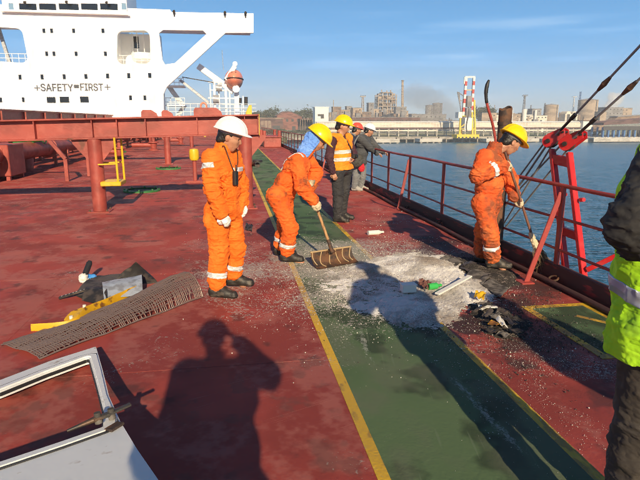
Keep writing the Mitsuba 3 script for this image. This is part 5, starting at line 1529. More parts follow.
    vf = minus(cut(vf, half(hem, -g.spine)), cone(nk - g.spine * .0 + g.front * .02, nk + g.spine * .1, .078, .09), cone(nk + g.front * .09, nk + g.front * .15 - g.spine * .16, .06, .03),
               cone(J['shR'] - g.left * .045 - g.spine * .05, J['shR'] - g.left * .3 - g.spine * .05, .10), cone(J['shL'] + g.left * .045 - g.spine * .05, J['shL'] + g.left * .3 - g.spine * .05, .10))
    vf = crumple(vf, .005, 14, 9)
    part(g.key, 'safety_vest', nets(vf, *bounds([J['shR'], J['shL'], hem], .24), .007), 'vest_orange', True)
    for q in (.34, .58):
        c = g.hipc + (g.shc - g.hipc) * q
        g.band(vf, c, c + g.spine, .06, 'reflective', .3)
    part(g.key, 'camera_strap', tube(spline([nk - g.left * .07 + g.spine * .03, g.chest + g.front * .155 - g.left * .02 + g.spine * .04, g.waist + g.front * .16 + g.left * .10 + g.spine * .04], 14), .009), 'lamp_black', True)
    c = g.waist + g.front * .19 + g.left * .10 + g.spine * .02
    part(g.key, 'camera', cat([beam(c - g.left * .05, c + g.left * .05, .06, .07, g.spine, .008), rod(c, c + g.front * .06, .03)]), 'lamp_black', 30)
    part(g.key, 'wrist_band', rod(J['wrR'] + unit(J['elR'] - J['wrR']) * .05, J['wrR'] + unit(J['elR'] - J['wrR']) * .005, .047, .046, 16), 'light_grey_cloth', 30)
    g.hair()
    g.helmet('helmet_yellow', .04, 1.03)
    g.boots()

    # 4 man with the red helmet behind
    J = dict(hipR=V(2.822, 13.300, 0.635), hipL=V(2.993, 13.500, 0.643), knR=V(2.800, 13.300, 0.314), knL=V(3.009, 13.550, 0.287), anR=V(2.798, 13.400, 0.104), anL=V(2.970, 13.600, 0.079), toR=V(2.905, 13.300, 0.038), toL=V(3.105, 13.500, 0.036),
             shR=V(2.820, 13.200, 1.246), shL=V(3.136, 13.600, 1.257), nk=V(2.988, 13.400, 1.300), elR=V(2.947, 13.200, 0.981), elL=V(3.321, 13.600, 0.983), wrR=V(3.172, 13.300, 0.950), wrL=V(3.504, 13.600, 0.932), head=V(3.087, 13.400, 1.433))
    g = person('man in navy jacket, blue jeans and red helmet leaning towards the rail', J, (.95, -.1, 0), (.93, .1, -.32), 4, .009)
    hands = [('R', V(.12, .05, -.02), (0, 0, -1), 1, .6), ('L', V(.12, .05, -.02), (0, 0, -1), -1, .6)]
    g.body('skin', hands)
    g.cloth('jacket', g.torso(.026, 1.04) + g.arm('R', .030, .026) + g.arm('L', .030, .026), 'navy_cloth', .008, 12)
    g.cloth('jeans', [cone(J['hipR'], J['hipL'], .112)] + g.leg('R', .016, .022, .05) + g.leg('L', .016, .022, .05), 'jeans_cloth', .006, 13)
    part(g.key, 'shirt_collar', rod(J['nk'] - g.spine * .01, J['nk'] + g.spine * .05, .078, .072, 16), 'light_grey_cloth', 30)
    g.hair()
    g.helmet('helmet_red', .02, 1.02)
    g.boots('pale_shoe', 'shoe')

    # 5 man with the white helmet at the rail
    J = dict(hipR=V(2.949, 12.750, 0.674), hipL=V(3.118, 12.950, 0.681), knR=V(2.929, 12.750, 0.366), knL=V(3.149, 13.000, 0.338), anR=V(2.907, 12.800, 0.097), anL=V(3.115, 13.050, 0.076), toR=V(3.045, 12.700, 0.010), toL=V(3.281, 12.950, -0.002),
             shR=V(2.989, 12.650, 1.261), shL=V(3.306, 13.050, 1.248), nk=V(3.157, 12.850, 1.302), elR=V(3.234, 12.650, 1.040), elL=V(3.472, 13.000, 1.034), wrR=V(3.433, 12.750, 0.895), wrL=V(3.665, 13.050, 0.910), head=V(3.253, 12.850, 1.418))
    g = person('man in grey jacket and white helmet with shoulder bag resting a hand on the rail', J, (.95, 0, 0), (.93, 0, -.35), 5, .009)
    hands = [('R', V(.12, .02, -.03), (0, 0, -1), 1, .55), ('L', V(.12, .02, -.03), (0, 0, -1), -1, .55)]
    g.body('skin', hands)
    g.cloth('jacket', g.torso(.030, 1.05) + g.arm('R', .030, .028) + g.arm('L', .030, .028), 'grey_cloth', .008, 12)
    g.cloth('trousers', [cone(J['hipR'], J['hipL'], .112)] + g.leg('R', .020, .030, .05) + g.leg('L', .020, .030, .05), 'light_grey_cloth', .007, 13)
    b = V(2.890, 12.500, 0.762)
    part(g.key, 'shoulder_bag', nets(crumple(ell(b, np.eye(3), (.15, .07, .16)), .01, 14, 2), b - .2, b + .2, .010), 'bag_cloth', True)
    part(g.key, 'bag_strap', tube(spline([b + V(-.1, 0, .12), J['shR'] + V(-.08, -.08, .02), J['nk'] + V(0, -.02, .07), J['shL'] + V(.05, .0, -.1)], 16), .016), 'light_grey_cloth', True)
    r = V(3.012, 12.550, 0.583)
    part(g.key, 'red_cloth', nets(crumple(ell(r, np.eye(3), (.07, .05, .10)), .012, 25, 2), r - .14, r + .14, .010), 'red_cloth', True)
    g.hair()
    g.helmet('helmet_white', .02, 1.02)
    g.boots('pale_shoe', 'shoe')

    # 6 man with the dirty coveralls at the rail
    J = dict(hipR=V(2.701, 5.550, 0.774), hipL=V(2.890, 5.720, 0.767), knR=V(2.782, 5.500, 0.435), knL=V(2.844, 5.800, 0.419), anR=V(2.870, 5.560, 0.121), anL=V(2.879, 5.880, 0.101), toR=V(3.002, 5.500, 0.038), toL=V(3.029, 5.840, 0.019),
             shR=V(2.655, 5.500, 1.276), shL=V(2.977, 5.800, 1.287), nk=V(2.842, 5.660, 1.351), elR=V(2.543, 5.380, 1.088), elL=V(3.114, 5.740, 0.987), wrR=V(2.826, 5.400, 1.186), wrL=V(3.043, 5.520, 0.848), head=V(3.036, 5.660, 1.425))
    g = person('man in soot smeared orange coveralls and yellow helmet sweeping beside the rail', J, (.95, -.2, 0), (.80, .05, -.52), 6, .0065)
    hands = [('R', V(.12, .03, .02), (.1, .6, -.4), 1, .85), ('L', V(.10, -.05, -.09), (-.1, -.5, -.6), -1, .85)]
    g.body('skin', hands)
    f = coverall(g, hands, 'orange_dirty', 'work_glove')
    kn, an = J['knR'], J['anR']
    c = an + (kn - an) * .52
    g.band(f, c, c + (kn - an), .042, 'reflective', .16)
    g.band(f, J['elR'] + (J['wrR'] - J['elR']) * .62, J['wrR'], .05, 'reflective', .10)
    g.hair(-.075)
    g.helmet('helmet_yellow', .0, 1.12)
    k = thing('deck_broom', 'long handled deck broom with a tied brush end held by the man at the rail', 'broom')
    a0, b0, c0 = V(2.900, 5.520, 1.325), V(3.246, 5.400, 0.373), V(3.375, 5.360, 0.083)
    part(k, 'handle', tube([a0, (a0 + b0) / 2, b0], .0145, 10), 'wood_dark', True)
    d = unit(c0 - b0)
    part(k, 'binding', nets(crumple(cone(b0 - d * .07, b0 + d * .14, .024, .036), .007, 45, 2), b0 - .25, b0 + .25, .006), 'work_glove', True)
    rr = np.random.default_rng(5)
    bs = []
    for i in range(140):
        st = b0 + d * .10 + rr.normal(0, .018, 3)
        bs.append(tube([st, st + d * .12 + rr.normal(0, .022, 3), st + d * .30 + rr.normal(0, .05, 3)], [.004, .004, .002], 5))
    part(k, 'bristles', cat(bs), 'straw', kind='stuff')

    # 7 man in the green vest, cut off by the right edge
    J = dict(hipR=V(1.60, 1.64, .90), hipL=V(1.43, 1.54, .90), knR=V(1.60, 1.66, .50), knL=V(1.41, 1.54, .49), anR=V(1.61, 1.64, .095), anL=V(1.37, 1.52, .095), toR=V(1.52, 1.84, .03), toL=V(1.25, 1.71, .03),
             shR=V(1.66, 1.71, 1.53), shL=V(1.335, 1.49, 1.52), nk=V(1.51, 1.60, 1.59), elR=V(1.80, 1.78, 1.27), elL=V(1.175, 1.40, 1.345), wrR=V(1.74, 1.92, 1.08), wrL=V(1.46, 1.64, 1.43), head=V(1.57, 1.63, 1.73))
    g = person('man in fluorescent green vest and dark puffy jacket cut off by the right edge', J, (-.55, .83, 0), (.15, 1, -.12), 7, .0065)
    hands = [('R', V(-.03, .05, -.1), (-1, 0, 0), 1, .6), ('L', V(.08, .05, .0), (.6, -.5, 0), -1, .6)]
    g.body('skin', hands)
    g.cloth('jacket', g.torso(.024, 1.05) + g.arm('R', .044, .036) + g.arm('L', .044, .036), 'black_cloth', .014, 12)
    tr = [cone(g.waist, g.hipc + g.spine * .03, .118, .128), cone(J['hipR'], J['hipL'], .112)] + g.leg('R', .030, .045, .05) + g.leg('L', .030, .045, .05)
    g.cloth('trousers', tr, 'brown_cloth', .010, 11)
    hem = V(1.52, 1.60, .865)
    nk = J['nk']
    vf = join(g.torso(.050, 1.14) + [cone(J['hipR'], J['hipL'], .155), cone(g.chest, g.hipc, .165, .175)], .05)
    vf = minus(cut(vf, half(hem, -V(0, .05, 1))), cone(nk + g.front * .02, nk + g.spine * .1, .085, .10),
               cone(J['shR'] - g.left * .07 - g.spine * .05, J['shR'] - g.left * .4 - g.spine * .05, .115), cone(J['shL'] + g.left * .060 - g.spine * .095, J['shL'] + g.left * .4 - g.spine * .095, .100))
    vf = crumple(vf, .008, 9, 12)
    part(g.key, 'safety_vest', nets(vf, *bounds([J['shR'], J['shL'], hem], .30), .0065), 'vest_green', True)
    for z in (1.02,):
        c = V(1.52, 1.60, z)
        g.band(vf, c, c + V(.30, -.1, 1), .056, 'reflective_grey', .4)
    g.hair()
    g.helmet('helmet_white', .0, 1.03)
    g.boots()

    # 8 the man who takes the picture: only his shadow is in view
    J = dict(hipR=V(.04, -.26, .98), hipL=V(-.16, -.26, .98), knR=V(.06, -.24, .53), knL=V(-.19, -.25, .53), anR=V(.07, -.27, .095), anL=V(-.20, -.27, .095), toR=V(.11, -.05, .03), toL=V(-.24, -.05, .03),
             shR=V(.12, -.25, 1.54), shL=V(-.28, -.25, 1.55), nk=V(-.08, -.25, 1.60), elR=V(.255, .0, 1.42), elL=V(-.31, -.16, 1.28), wrR=V(.10, -.10, 1.69), wrL=V(-.15, -.10, 1.52), head=V(-.10, -.20, 1.785))
    g = person('photographer with raised elbows whose shadow lies on the red deck in front', J, (0, 1, 0), (0, 1, -.05), 8, .009)
    hands = [('R', V(-.08, .03, .09), (-.7, .2, 0), 1, .5), ('L', V(.08, .03, .09), (.7, .2, 0), -1, .5)]
    g.body('skin', hands)
    g.cloth('coat', g.torso(.05, 1.15) + g.arm('R', .042, .036) + g.arm('L', .042, .036) + [cone(g.waist, g.hipc - V(0, 0, .18), .15, .19), cone(g.hipc + V(-.09, 0, -.1), g.hipc + V(.09, 0, -.1), .16)], 'black_cloth', .010, 11)
    g.cloth('trousers', g.leg('R', .03, .045, .05) + g.leg('L', .03, .045, .05), 'brown_cloth', .008, 12)
    g.helmet('helmet_white', .0, 1.0)
    g.boots()

    # 9 a bystander whose shadow falls across the marked square
    J = dict(hipR=V(2.60, .42, .90), hipL=V(2.42, .42, .90), knR=V(2.62, .44, .50), knL=V(2.40, .44, .49), anR=V(2.63, .42, .095), anL=V(2.39, .42, .095), toR=V(2.68, .64, .03), toL=V(2.36, .64, .03),
             shR=V(2.69, .42, 1.43), shL=V(2.33, .42, 1.43), nk=V(2.51, .42, 1.49), elR=V(2.76, .44, 1.15), elL=V(2.26, .44, 1.15), wrR=V(2.72, .58, .95), wrL=V(2.30, .58, .95), head=V(2.51, .45, 1.63))
    g = person('bystander in dark clothes whose long shadow crosses the marked square by the rail', J, (0, 1, 0), (0, 1, -.1), 9, .010)
    hands = [('R', V(-.05, .08, -.08), (-1, 0, 0), 1, .5), ('L', V(.05, .08, -.08), (1, 0, 0), -1, .5)]
    g.body('skin', hands)
    g.cloth('jacket', g.torso(.03, 1.08) + g.arm('R', .035, .03) + g.arm('L', .035, .03), 'navy_cloth', .009, 12)
    g.cloth('trousers', [cone(J['hipR'], J['hipL'], .112)] + g.leg('R', .03, .04, .05) + g.leg('L', .03, .04, .05), 'charcoal_cloth', .008, 12)
    g.helmet('helmet_yellow', .0, 1.03)
    g.boots()


mat('wood_pale', C(.40, .28, .15), .7)
mat('wood_dark', F(lambda p, n, uv: mix((.16, .07, .045), (.08, .04, .03), smoothstep(.4, .7, fbm(p.x * 50, p.y * 50, p.z * 6, 3)))), .6)
mat('straw', C(.16, .105, .055), .8)
run_people()

# ------------------------------------------------------------------ debris on the deck
def inside_dist(poly, X, Y):
    from shapely import points, distance, contains
    P = points(X.ravel(), Y.ravel())
    d = distance(poly.exterior, P)
    return np.where(contains(poly, P), d, -d).reshape(X.shape)


def heap(poly, h0, rise, peaks, seed, step=.014, rough=.02):
    "uneven heap of loose matter on the ground inside the polygon"
    x0, y0, x1, y1 = poly.bounds
    xs, ys = np.arange(x0 - .1, x1 + .1, step), np.arange(y0 - .1, y1 + .1, step)
    X, Y = np.meshgrid(xs, ys, indexing='ij')
    q = np.stack([X, Y, X * 0], -1)
    d = inside_dist(poly, X, Y) + .22 * (meshkit.fbm(q * 5, 4, seed) - .5) + .16 * (meshkit.fbm(q * 22, 3, seed + 5) - .5)
    z = h0 * np.tanh(d / rise)
    for (px_, py_, r, h) in peaks:
        z = z + h * np.exp(-((X - px_) ** 2 + (Y - py_) ** 2) / r ** 2)
    z = z + rough * (meshkit.fbm(q * 16, 4, seed + 3) - .5) * np.clip(d / .05 + .5, 0, 1) + rough * .35 * (meshkit.noise(q * 75, seed + 9) - .5)
    z = np.where(d < -.10, -.03, z - .002)
    z = np.maximum(z, -.03)
    i = np.arange(X.size).reshape(X.shape)
    keep = np.maximum.reduce([z[:-1, :-1], z[1:, :-1], z[1:, 1:], z[:-1, 1:]]) > -.012
    f = np.stack([i[:-1, :-1], i[1:, :-1], i[1:, 1:], i[:-1, 1:]], -1)[keep]
    m = trimesh.Trimesh(np.stack([X, Y, z], -1).reshape(-1, 3), np.vstack([f[:, [0, 1, 2]], f[:, [0, 2, 3]]]), process=False)
    m.remove_unreferenced_vertices()
    return m


mat('powder', F(lambda p, n, uv: mix(mix((.37, .345, .315), (.64, .62, .59), smoothstep(.36, .66, fbm(p.x * 4.5, p.y * 4.5, 1., 5))), (.19, .145, .115), smoothstep(.42, .70, .78 * fbm(p.x * 2.7 + 8, p.y * 2.7, 2., 5) + .22 * noise(p.x * 130, p.y * 130, 1.)) * .8)),
    .95, F(lambda p, n, uv: noise(p.x * 120, p.y * 120, p.z * 120) + .8 * noise(p.x * 45, p.y * 45, 2.), 2e-3), .005)
mat('ash', F(lambda p, n, uv: mix((.030, .026, .023), (.16, .13, .11), smoothstep(.55, .75, .5 * fbm(p.x * 14, p.y * 14, 1., 3) + .5 * noise(p.x * 100, p.y * 100, 3.)))), .95,
    F(lambda p, n, uv: noise(p.x * 90, p.y * 90, p.z * 90), 2e-3), .006)
pp = [V(1.326, 5.913, 0.000), V(1.671, 6.331, 0.000), V(1.973, 6.492, 0.000), V(2.277, 6.609, 0.000), V(2.456, 6.361, 0.000), V(2.644, 6.174, 0.000), V(2.794, 5.766, 0.000), V(2.761, 5.346, 0.000), V(2.575, 4.800, 0.000), V(2.251, 4.515, 0.000), V(1.886, 4.275, 0.000), V(1.643, 4.048, 0.000), V(1.411, 3.952, 0.000), V(1.286, 4.175, -0.000), V(1.106, 4.427, 0.000), V(0.937, 4.756, 0.000), V(0.812, 5.288, 0.000), V(0.950, 5.887, 0.000)]
hp = Polygon([(q[0], q[1]) for q in pp])
pk = lambda q, r, h: (q[0], q[1], r, h)
solo('powder_heap', heap(hp, .010, .10, [pk(V(2.185, 5.864, 0.000), .28, .085), pk(V(1.487, 5.800, 0.000), .16, .05), pk(V(1.953, 6.088, 0.000), .2, .03), pk(V(2.162, 4.933, 0.000), .22, .035), pk(V(1.584, 4.376, 0.000), .3, .03), pk(V(2.464, 5.056, 0.000), .18, .03)], 3, .011, .034), 'powder',
     'spread heap of whitish extinguishing powder and ash on the green walkway', 'powder', 30, kind='stuff')
pp = [V(2.094, 4.428, 0.000), V(2.343, 4.501, 0.000), V(2.430, 4.239, 0.000), V(2.395, 3.927, 0.000), V(2.166, 3.643, 0.000), V(2.017, 3.707, 0.000), V(1.972, 3.927, 0.000)]
solo('ash_heap', heap(Polygon([(q[0], q[1]) for q in pp]), .018, .08, [pk(V(2.183, 4.253, 0.000), .12, .05), pk(V(2.179, 3.939, 0.000), .12, .03)], 9, .010, .03), 'ash', 'black heap of burnt rubbish and ash in front of the powder', 'ash', 30, kind='stuff')
pp = [V(2.596, 6.182, 0.000), V(2.961, 6.123, 0.000), V(3.082, 5.335, 0.000), V(2.850, 4.994, 0.000), V(2.575, 4.800, 0.000), V(2.541, 5.422, 0.000)]
solo('burnt_rags', heap(Polygon([(q[0], q[1]) for q in pp]), .022, .1, [pk(V(2.628, 5.616, 0.000), .14, .05), pk(V(2.721, 5.198, 0.000), .12, .045)], 12, .010, .02), 'ash', 'dark charred rags beside the sweeping man', 'rags', 30, kind='stuff')


def crumbs(n, seed, where, s0, s1, zf=None):
    g = np.random.default_rng(seed)
    base = trimesh.creation.icosahedron()
    base = trimesh.Trimesh(A([[1, 0, 0], [-1, 0, 0], [0, 1, 0], [0, -1, 0], [0, 0, 1], [0, 0, -1]], float), A([[0, 2, 4], [2, 1, 4], [1, 3, 4], [3, 0, 4], [2, 0, 5], [1, 2, 5], [3, 1, 5], [0, 3, 5]]), process=False)
    c = where(g, n)
    n = len(c)
    s = s0 * (s1 / s0) ** (g.random(n) ** 2.2)
    v = base.vertices[None] * (s[:, None] * g.uniform(.5, 1.2, (n, 3)))[:, None, :]
    a = g.random(n) * 6.28
    ca, sa = np.cos(a)[:, None], np.sin(a)[:, None]
    v = np.stack([v[..., 0] * ca - v[..., 1] * sa, v[..., 0] * sa + v[..., 1] * ca, v[..., 2]], -1)
    v = v + c[:, None, :] + (s * .4)[:, None, None] * V(0, 0, 1)
    f = base.faces[None] + (np.arange(n) * 6)[:, None, None]
    return trimesh.Trimesh(v.reshape(-1, 3), f.reshape(-1, 3), process=False)


def clump(cx, cy, rx, ry, seed, thr=.5, fr=2.2):
    def w(g, n):
        p = np.stack([cx + g.normal(0, rx, n * 4), cy + g.normal(0, ry, n * 4), np.full(n * 4, .004)], 1)
        k = meshkit.fbm(p * [fr, fr, 0] + seed, 3, seed)
        return p[k > thr][:n]
    return w


mat('grain_white', C(.56, .53, .48), .8)
mat('grain_dark', C(.05, .042, .036), .8)
solo('white_grains', cat([crumbs(6000, 1, clump(1.5, 5.8, .65, 1.0, 3, .46), .0018, .008), crumbs(8000, 21, clump(1.6, 5.3, .55, .60, 4, .44, 4.0), .0016, .0075), crumbs(2500, 22, clump(1.1, 4.8, .40, .30, 6, .46, 4.0), .0014, .0055), crumbs(900, 2, clump(-.05, 6.2, .40, .8, 5, .5), .0016, .005), crumbs(3200, 3, clump(2.2, 3.0, .30, .55, 7, .5), .0012, .0038), crumbs(500, 4, clump(1.1, 4.5, .4, .4, 8, .5), .0016, .005),
                          crumbs(300, 14, clump(1.5, 3.1, .12, .6, 8, .45), .0014, .005), crumbs(500, 15, clump(2.5, 8.0, .5, 1.2, 8, .5), .002, .010)]),
     'grain_white', 'white grains of powder and glass scattered over the deck', 'grains', kind='stuff')
solo('dark_crumbs', cat([crumbs(2600, 5, clump(2.25, 3.9, .32, .5, 3, .48), .002, .009), crumbs(1600, 6, clump(2.7, 5.2, .30, .7, 6, .48), .002, .009), crumbs(500, 7, clump(1.7, 5.0, .6, .6, 6, .48), .002, .009)]),
     'grain_dark', 'black burnt crumbs scattered over the deck', 'crumbs', kind='stuff')


def sheet(c, t, bend, amp, seed, n=26, freq=6):
    "crumpled sheet: c = four corners in order, bent upward in the middle by bend"
    c = [A(q, float) for q in c]
    u, v = np.meshgrid(np.linspace(0, 1, n), np.linspace(0, 1, n), indexing='ij')
    P = (c[0] * ((1 - u) * (1 - v))[..., None] + c[1] * (u * (1 - v))[..., None] + c[2] * (u * v)[..., None] + c[3] * ((1 - u) * v)[..., None])
    P[..., 2] += bend * np.sin(np.pi * v) + amp * (2 * np.abs(2 * meshkit.noise(np.stack([u * freq, v * freq, u * 0 + seed], -1), seed) - 1) - .5)
    P[..., 2] = np.maximum(P[..., 2], .006)
    i = np.arange(n * n).reshape(n, n)
    q = np.stack([i[:-1, :-1], i[1:, :-1], i[1:, 1:], i[:-1, 1:]], -1).reshape(-1, 4)
    top, bot = P.reshape(-1, 3) + [0, 0, t], P.reshape(-1, 3)
    f = np.vstack([q, q[:, ::-1] + n * n])
    rim = np.r_[i[:, 0], i[-1, 1:], i[-2::-1, -1], i[0, -2:0:-1]]
    nx = np.roll(rim, -1)
    f = np.vstack([f, np.stack([rim, rim + n * n, nx + n * n, nx], 1)])
    m = trimesh.Trimesh(np.vstack([top, bot]), np.vstack([f[:, [0, 1, 2]], f[:, [0, 2, 3]]]), process=False)
    m.fix_normals()
    return m


mat('black_sheet', F(lambda p, n, uv: mix((.020, .018, .017), (.07, .055, .045), smoothstep(.5, .7, fbm(p.x * 12, p.y * 12, p.z * 12, 3)))), .5)
mat('brown_sheet', F(lambda p, n, uv: mix((.075, .062, .055), (.03, .026, .024), smoothstep(.45, .65, fbm(p.x * 9, p.y * 9, p.z * 9, 4)))), .55)
mat('pale_blue_sheet', F(lambda p, n, uv: mix((.33, .37, .44), (.20, .21, .24), smoothstep(.5, .72, fbm(p.x * 14, p.y * 14, p.z * 10, 4)))), .45)
mat('grey_rag', F(lambda p, n, uv: mix((.15, .135, .12), (.05, .045, .04), smoothstep(.4, .65, fbm(p.x * 15, p.y * 15, p.z * 15, 3)))), .9)
mat('yellow_plate', F(lambda p, n, uv: mix((.66, .37, .012), (.20, .085, .02), smoothstep(.56, .70, fbm(p.x * 16, p.y * 16, p.z * 16, 4)))), .5)
mat('white_plastic', C(.68, .66, .60), .45)
mat('green_glass', C(.05, .42, .09), .2)
mat('blue_plastic', C(.06, .28, .70), .4)

# white rags, shards and rubbish on the heap
solo('white_plank', beam(V(1.879, 4.692, 0.050), V(2.371, 5.058, 0.100), .055, .018, (0, 0, 1), .004), 'white_plastic', 'long cream white slat lying across the powder heap', 'slat')
b0, b1 = V(1.873, 4.919, 0.050), V(2.024, 4.962, 0.050)
d_ = unit(b1 - b0)
solo('green_bottle', cat([rod(b0, b0 + d_ * .10, .033, n=18), rod(b0 + d_ * .10, b0 + d_ * .13, .033, .014, 18), rod(b0 + d_ * .13, b0 + d_ * .16, .014, n=12)]), 'green_glass', 'small green bottle lying on the powder heap', 'bottle', 30)
c0 = V(1.658, 4.884, 0.000)
solo('white_box', cat([cbox(c0[0] - .07, c0[0] + .07, c0[1] - .05, c0[1] + .05, .025, .105, .008), box(c0[0] - .075, c0[0] + .075, c0[1] - .055, c0[1] + .055, .098, .106)]), 'white_plastic', 'small whitish box in the shadowed part of the powder heap', 'box')
solo('orange_rag', sheet([V(1.798, 4.999, 0.050), V(1.839, 4.825, 0.050), V(1.948, 5.011, 0.060), V(1.875, 5.130, 0.060)], .004, .02, .02, 3, 14), 'far_red', 'small brownish red rag beside the green bottle', 'rag', True)
solo('yellow_scrap', sheet([V(2.186, 4.551, 0.050), V(2.239, 4.455, 0.050), V(2.322, 4.589, 0.060), V(2.265, 4.661, 0.060)], .005, .02, .015, 5, 12, 4), 'yellow_plate', 'small bright yellow scrap on the right of the powder heap', 'scrap', True)
R1 = [[V(2.449, 5.318, 0.000), V(2.459, 4.953, 0.000), V(2.736, 5.272, 0.000), V(2.710, 5.690, 0.000)], [V(2.459, 4.953, 0.000), V(2.458, 4.570, 0.000), V(2.663, 4.786, 0.000), V(2.694, 5.165, 0.000)], [V(2.499, 5.594, 0.000), V(2.541, 5.422, 0.000), V(2.783, 5.768, 0.000), V(2.714, 5.918, 0.000)], [V(2.426, 6.012, 0.000), V(2.506, 5.723, 0.000), V(2.694, 5.874, 0.000), V(2.620, 6.178, 0.000)]]
for i, (q, m_, l) in enumerate(zip(R1, ('grey_rag', 'grey_rag', 'brown_sheet', 'grey_rag'), ('crumpled grey rag at the back right of the powder heap', 'grey rag curled at the right tip of the powder heap', 'brown scrap sheet behind the white slat', 'grey rag at the far edge of the powder heap'))):
    solo('rag', sheet([p_ + V(0, 0, .022) for p_ in q], .003, .014, .012, 21 + i, 30, 2.2), m_, l, 'rag', True)
g_ = np.random.default_rng(31)
S1 = [(V(2.089, 4.258, 0.050), V(2.241, 4.207, 0.050), 'white_plastic'), (V(1.995, 4.172, 0.040), V(2.141, 4.216, 0.080), 'black_sheet'), (V(2.057, 3.984, 0.060), V(2.151, 3.983, 0.090), 'grey_rag'), (V(2.158, 4.044, 0.050), V(2.074, 3.778, 0.060), 'white_plastic'), (V(2.041, 3.898, 0.050), V(2.056, 3.807, 0.050), 'yellow_plate'), (V(2.201, 3.988, 0.050), V(2.157, 3.760, 0.070), 'brown_sheet'),
      (V(2.093, 4.309, 0.060), V(2.245, 4.311, 0.060), 'brown_sheet'), (V(1.964, 3.808, 0.030), V(1.996, 3.719, 0.030), 'black_sheet'), (V(2.145, 3.779, 0.030), V(2.151, 3.669, 0.040), 'black_sheet'), (V(2.021, 4.018, 0.050), V(2.106, 4.036, 0.100), 'brown_sheet'), (V(2.029, 3.734, 0.030), V(2.051, 3.649, 0.030), 'grey_rag'), (V(2.203, 4.133, 0.060), V(2.273, 4.074, 0.050), 'black_sheet')]
names_ = ['pale shard at the back of the ash heap', 'black shard standing at the left of the ash heap', 'grey shard in the middle of the ash heap', 'white strip lying across the ash heap', 'small yellow shard on the ash heap', 'brown shard at the right of the ash heap', 'brown slab at the rear of the ash heap', 'black flake in front of the ash heap',
          'black flake at the right front of the ash heap', 'brown splinter leaning on the ash heap', 'grey flake at the nearest end of the ash heap', 'black plate at the rear right of the ash heap']
for i, (a, b, m_) in enumerate(S1):
    w = V(-(b - a)[1], (b - a)[0], 0)
    w = unit(w) * g_.uniform(.025, .05)
    solo('shard', sheet([a - w, b - w * .6, b + w, a + w * .7], .004, .012, .012, 50 + i, 13, 2.2), m_, names_[i], 'shard', 30)
b0 = V(1.955, 7.667, 0.035)
d_ = unit(V(.95, .15, 0))
solo('plastic_bottle', cat([rod(b0, b0 + d_ * .17, .036, n=16), rod(b0 + d_ * .17, b0 + d_ * .22, .036, .015, 16), rod(b0 + d_ * .22, b0 + d_ * .25, .017, n=12)]), 'white_plastic', 'crushed white bottle lying on the red deck between walkway and railing', 'bottle', 30)
solo('tool_rag', sheet([V(0.172, 8.341, 0.020) - V(.0, 0, 0), V(0.273, 8.166, 0.020), V(0.302, 8.516, 0.030), V(0.198, 8.706, 0.030)], .004, .02, .02, 9, 12, 4), 'black_sheet', 'small black rag on the deck behind the legs of the man in the white helmet', 'rag', True)

# left: scrap sheets
solo('scrap_sheet', sheet([V(-1.534, 5.305, 0.010), V(-1.159, 4.951, 0.010), V(-1.029, 5.486, 0.030), V(-1.436, 5.766, 0.030)], .006, .05, .008, 61, 26, 3), 'brown_sheet', 'brown black bent scrap sheet lowest of the pile on the left', 'sheet', 30)
solo('scrap_sheet', sheet([V(-1.186, 4.977, 0.060), V(-0.869, 5.135, 0.050), V(-0.949, 5.629, 0.090), V(-1.300, 5.433, 0.080)], .005, .07, .006, 62, 26, 3), 'pale_blue_sheet', 'pale blue grey curved sheet on top of the scrap pile', 'sheet', 30)
solo('scrap_sheet', sheet([V(-1.402, 5.073, 0.030), V(-1.142, 4.918, 0.030), V(-1.221, 5.287, 0.100), V(-1.404, 5.317, 0.080)], .006, .05, .006, 63, 26, 2), 'black_sheet', 'black curved sheet left of the pale blue sheet', 'sheet', 30)
solo('scrap_sheet', sheet([V(-1.226, 5.521, 0.050), V(-0.798, 5.655, 0.000), V(-0.890, 5.763, 0.060), V(-1.006, 5.670, 0.220)], .005, .01, .008, 64, 26, 2), 'black_sheet', 'black pointed sheet standing up behind the pale blue sheet', 'sheet', 30)
solo('scrap_sheet', sheet([V(-1.530, 5.742, 0.020), V(-1.153, 5.441, 0.050), V(-1.105, 5.733, 0.100), V(-1.370, 5.837, 0.050)], .006, .02, .008, 65, 26, 3), 'brown_sheet', 'dull brown sheet at the back of the scrap pile', 'sheet', 30)
k = thing('sealing_strip', 'black strip dotted with white marks sticking out of the scrap pile', 'strip')
a, b = V(-1.653, 5.248, 0.015), V(-1.357, 5.277, 0.090)
part(k, 'strip', beam(a, b, .045, .02, (0, 0, 1), .004), 'black_sheet')
part(k, 'marks', cat([beam(a + (b - a) * q, a + (b - a) * (q + .035), .016, .0215, (0, 0, 1)) for q in (.08, .2, .3, .42, .52, .64, .76, .86)]), 'white_plastic')
k = thing('spray_can', 'black can with white base lying against the scrap pile', 'can')
a, b = V(-1.550, 5.716, 0.050), V(-1.511, 5.867, 0.190)
d_ = unit(b - a)
part(k, 'body', rod(a + d_ * .07, b, .030, n=20), 'lamp_black', 30)
part(k, 'base', nets(crumple(ell(a + d_ * .02, np.eye(3), (.045, .04, .05)), .008, 40, 3), a - .12, a + .14, .006), 'white_plastic', True)
part(k, 'cap', rod(b, b + d_ * .02, .022, n=16), 'lamp_black', 30)
c0 = V(-1.487, 5.783, 0.060)
solo('blue_wrapper', nets(crumple(ell(c0, np.eye(3), (.045, .03, .03)), .012, 40, 6), c0 - .09, c0 + .09, .006), 'blue_plastic', 'small bright blue wrapper beside the black can', 'wrapper', True)
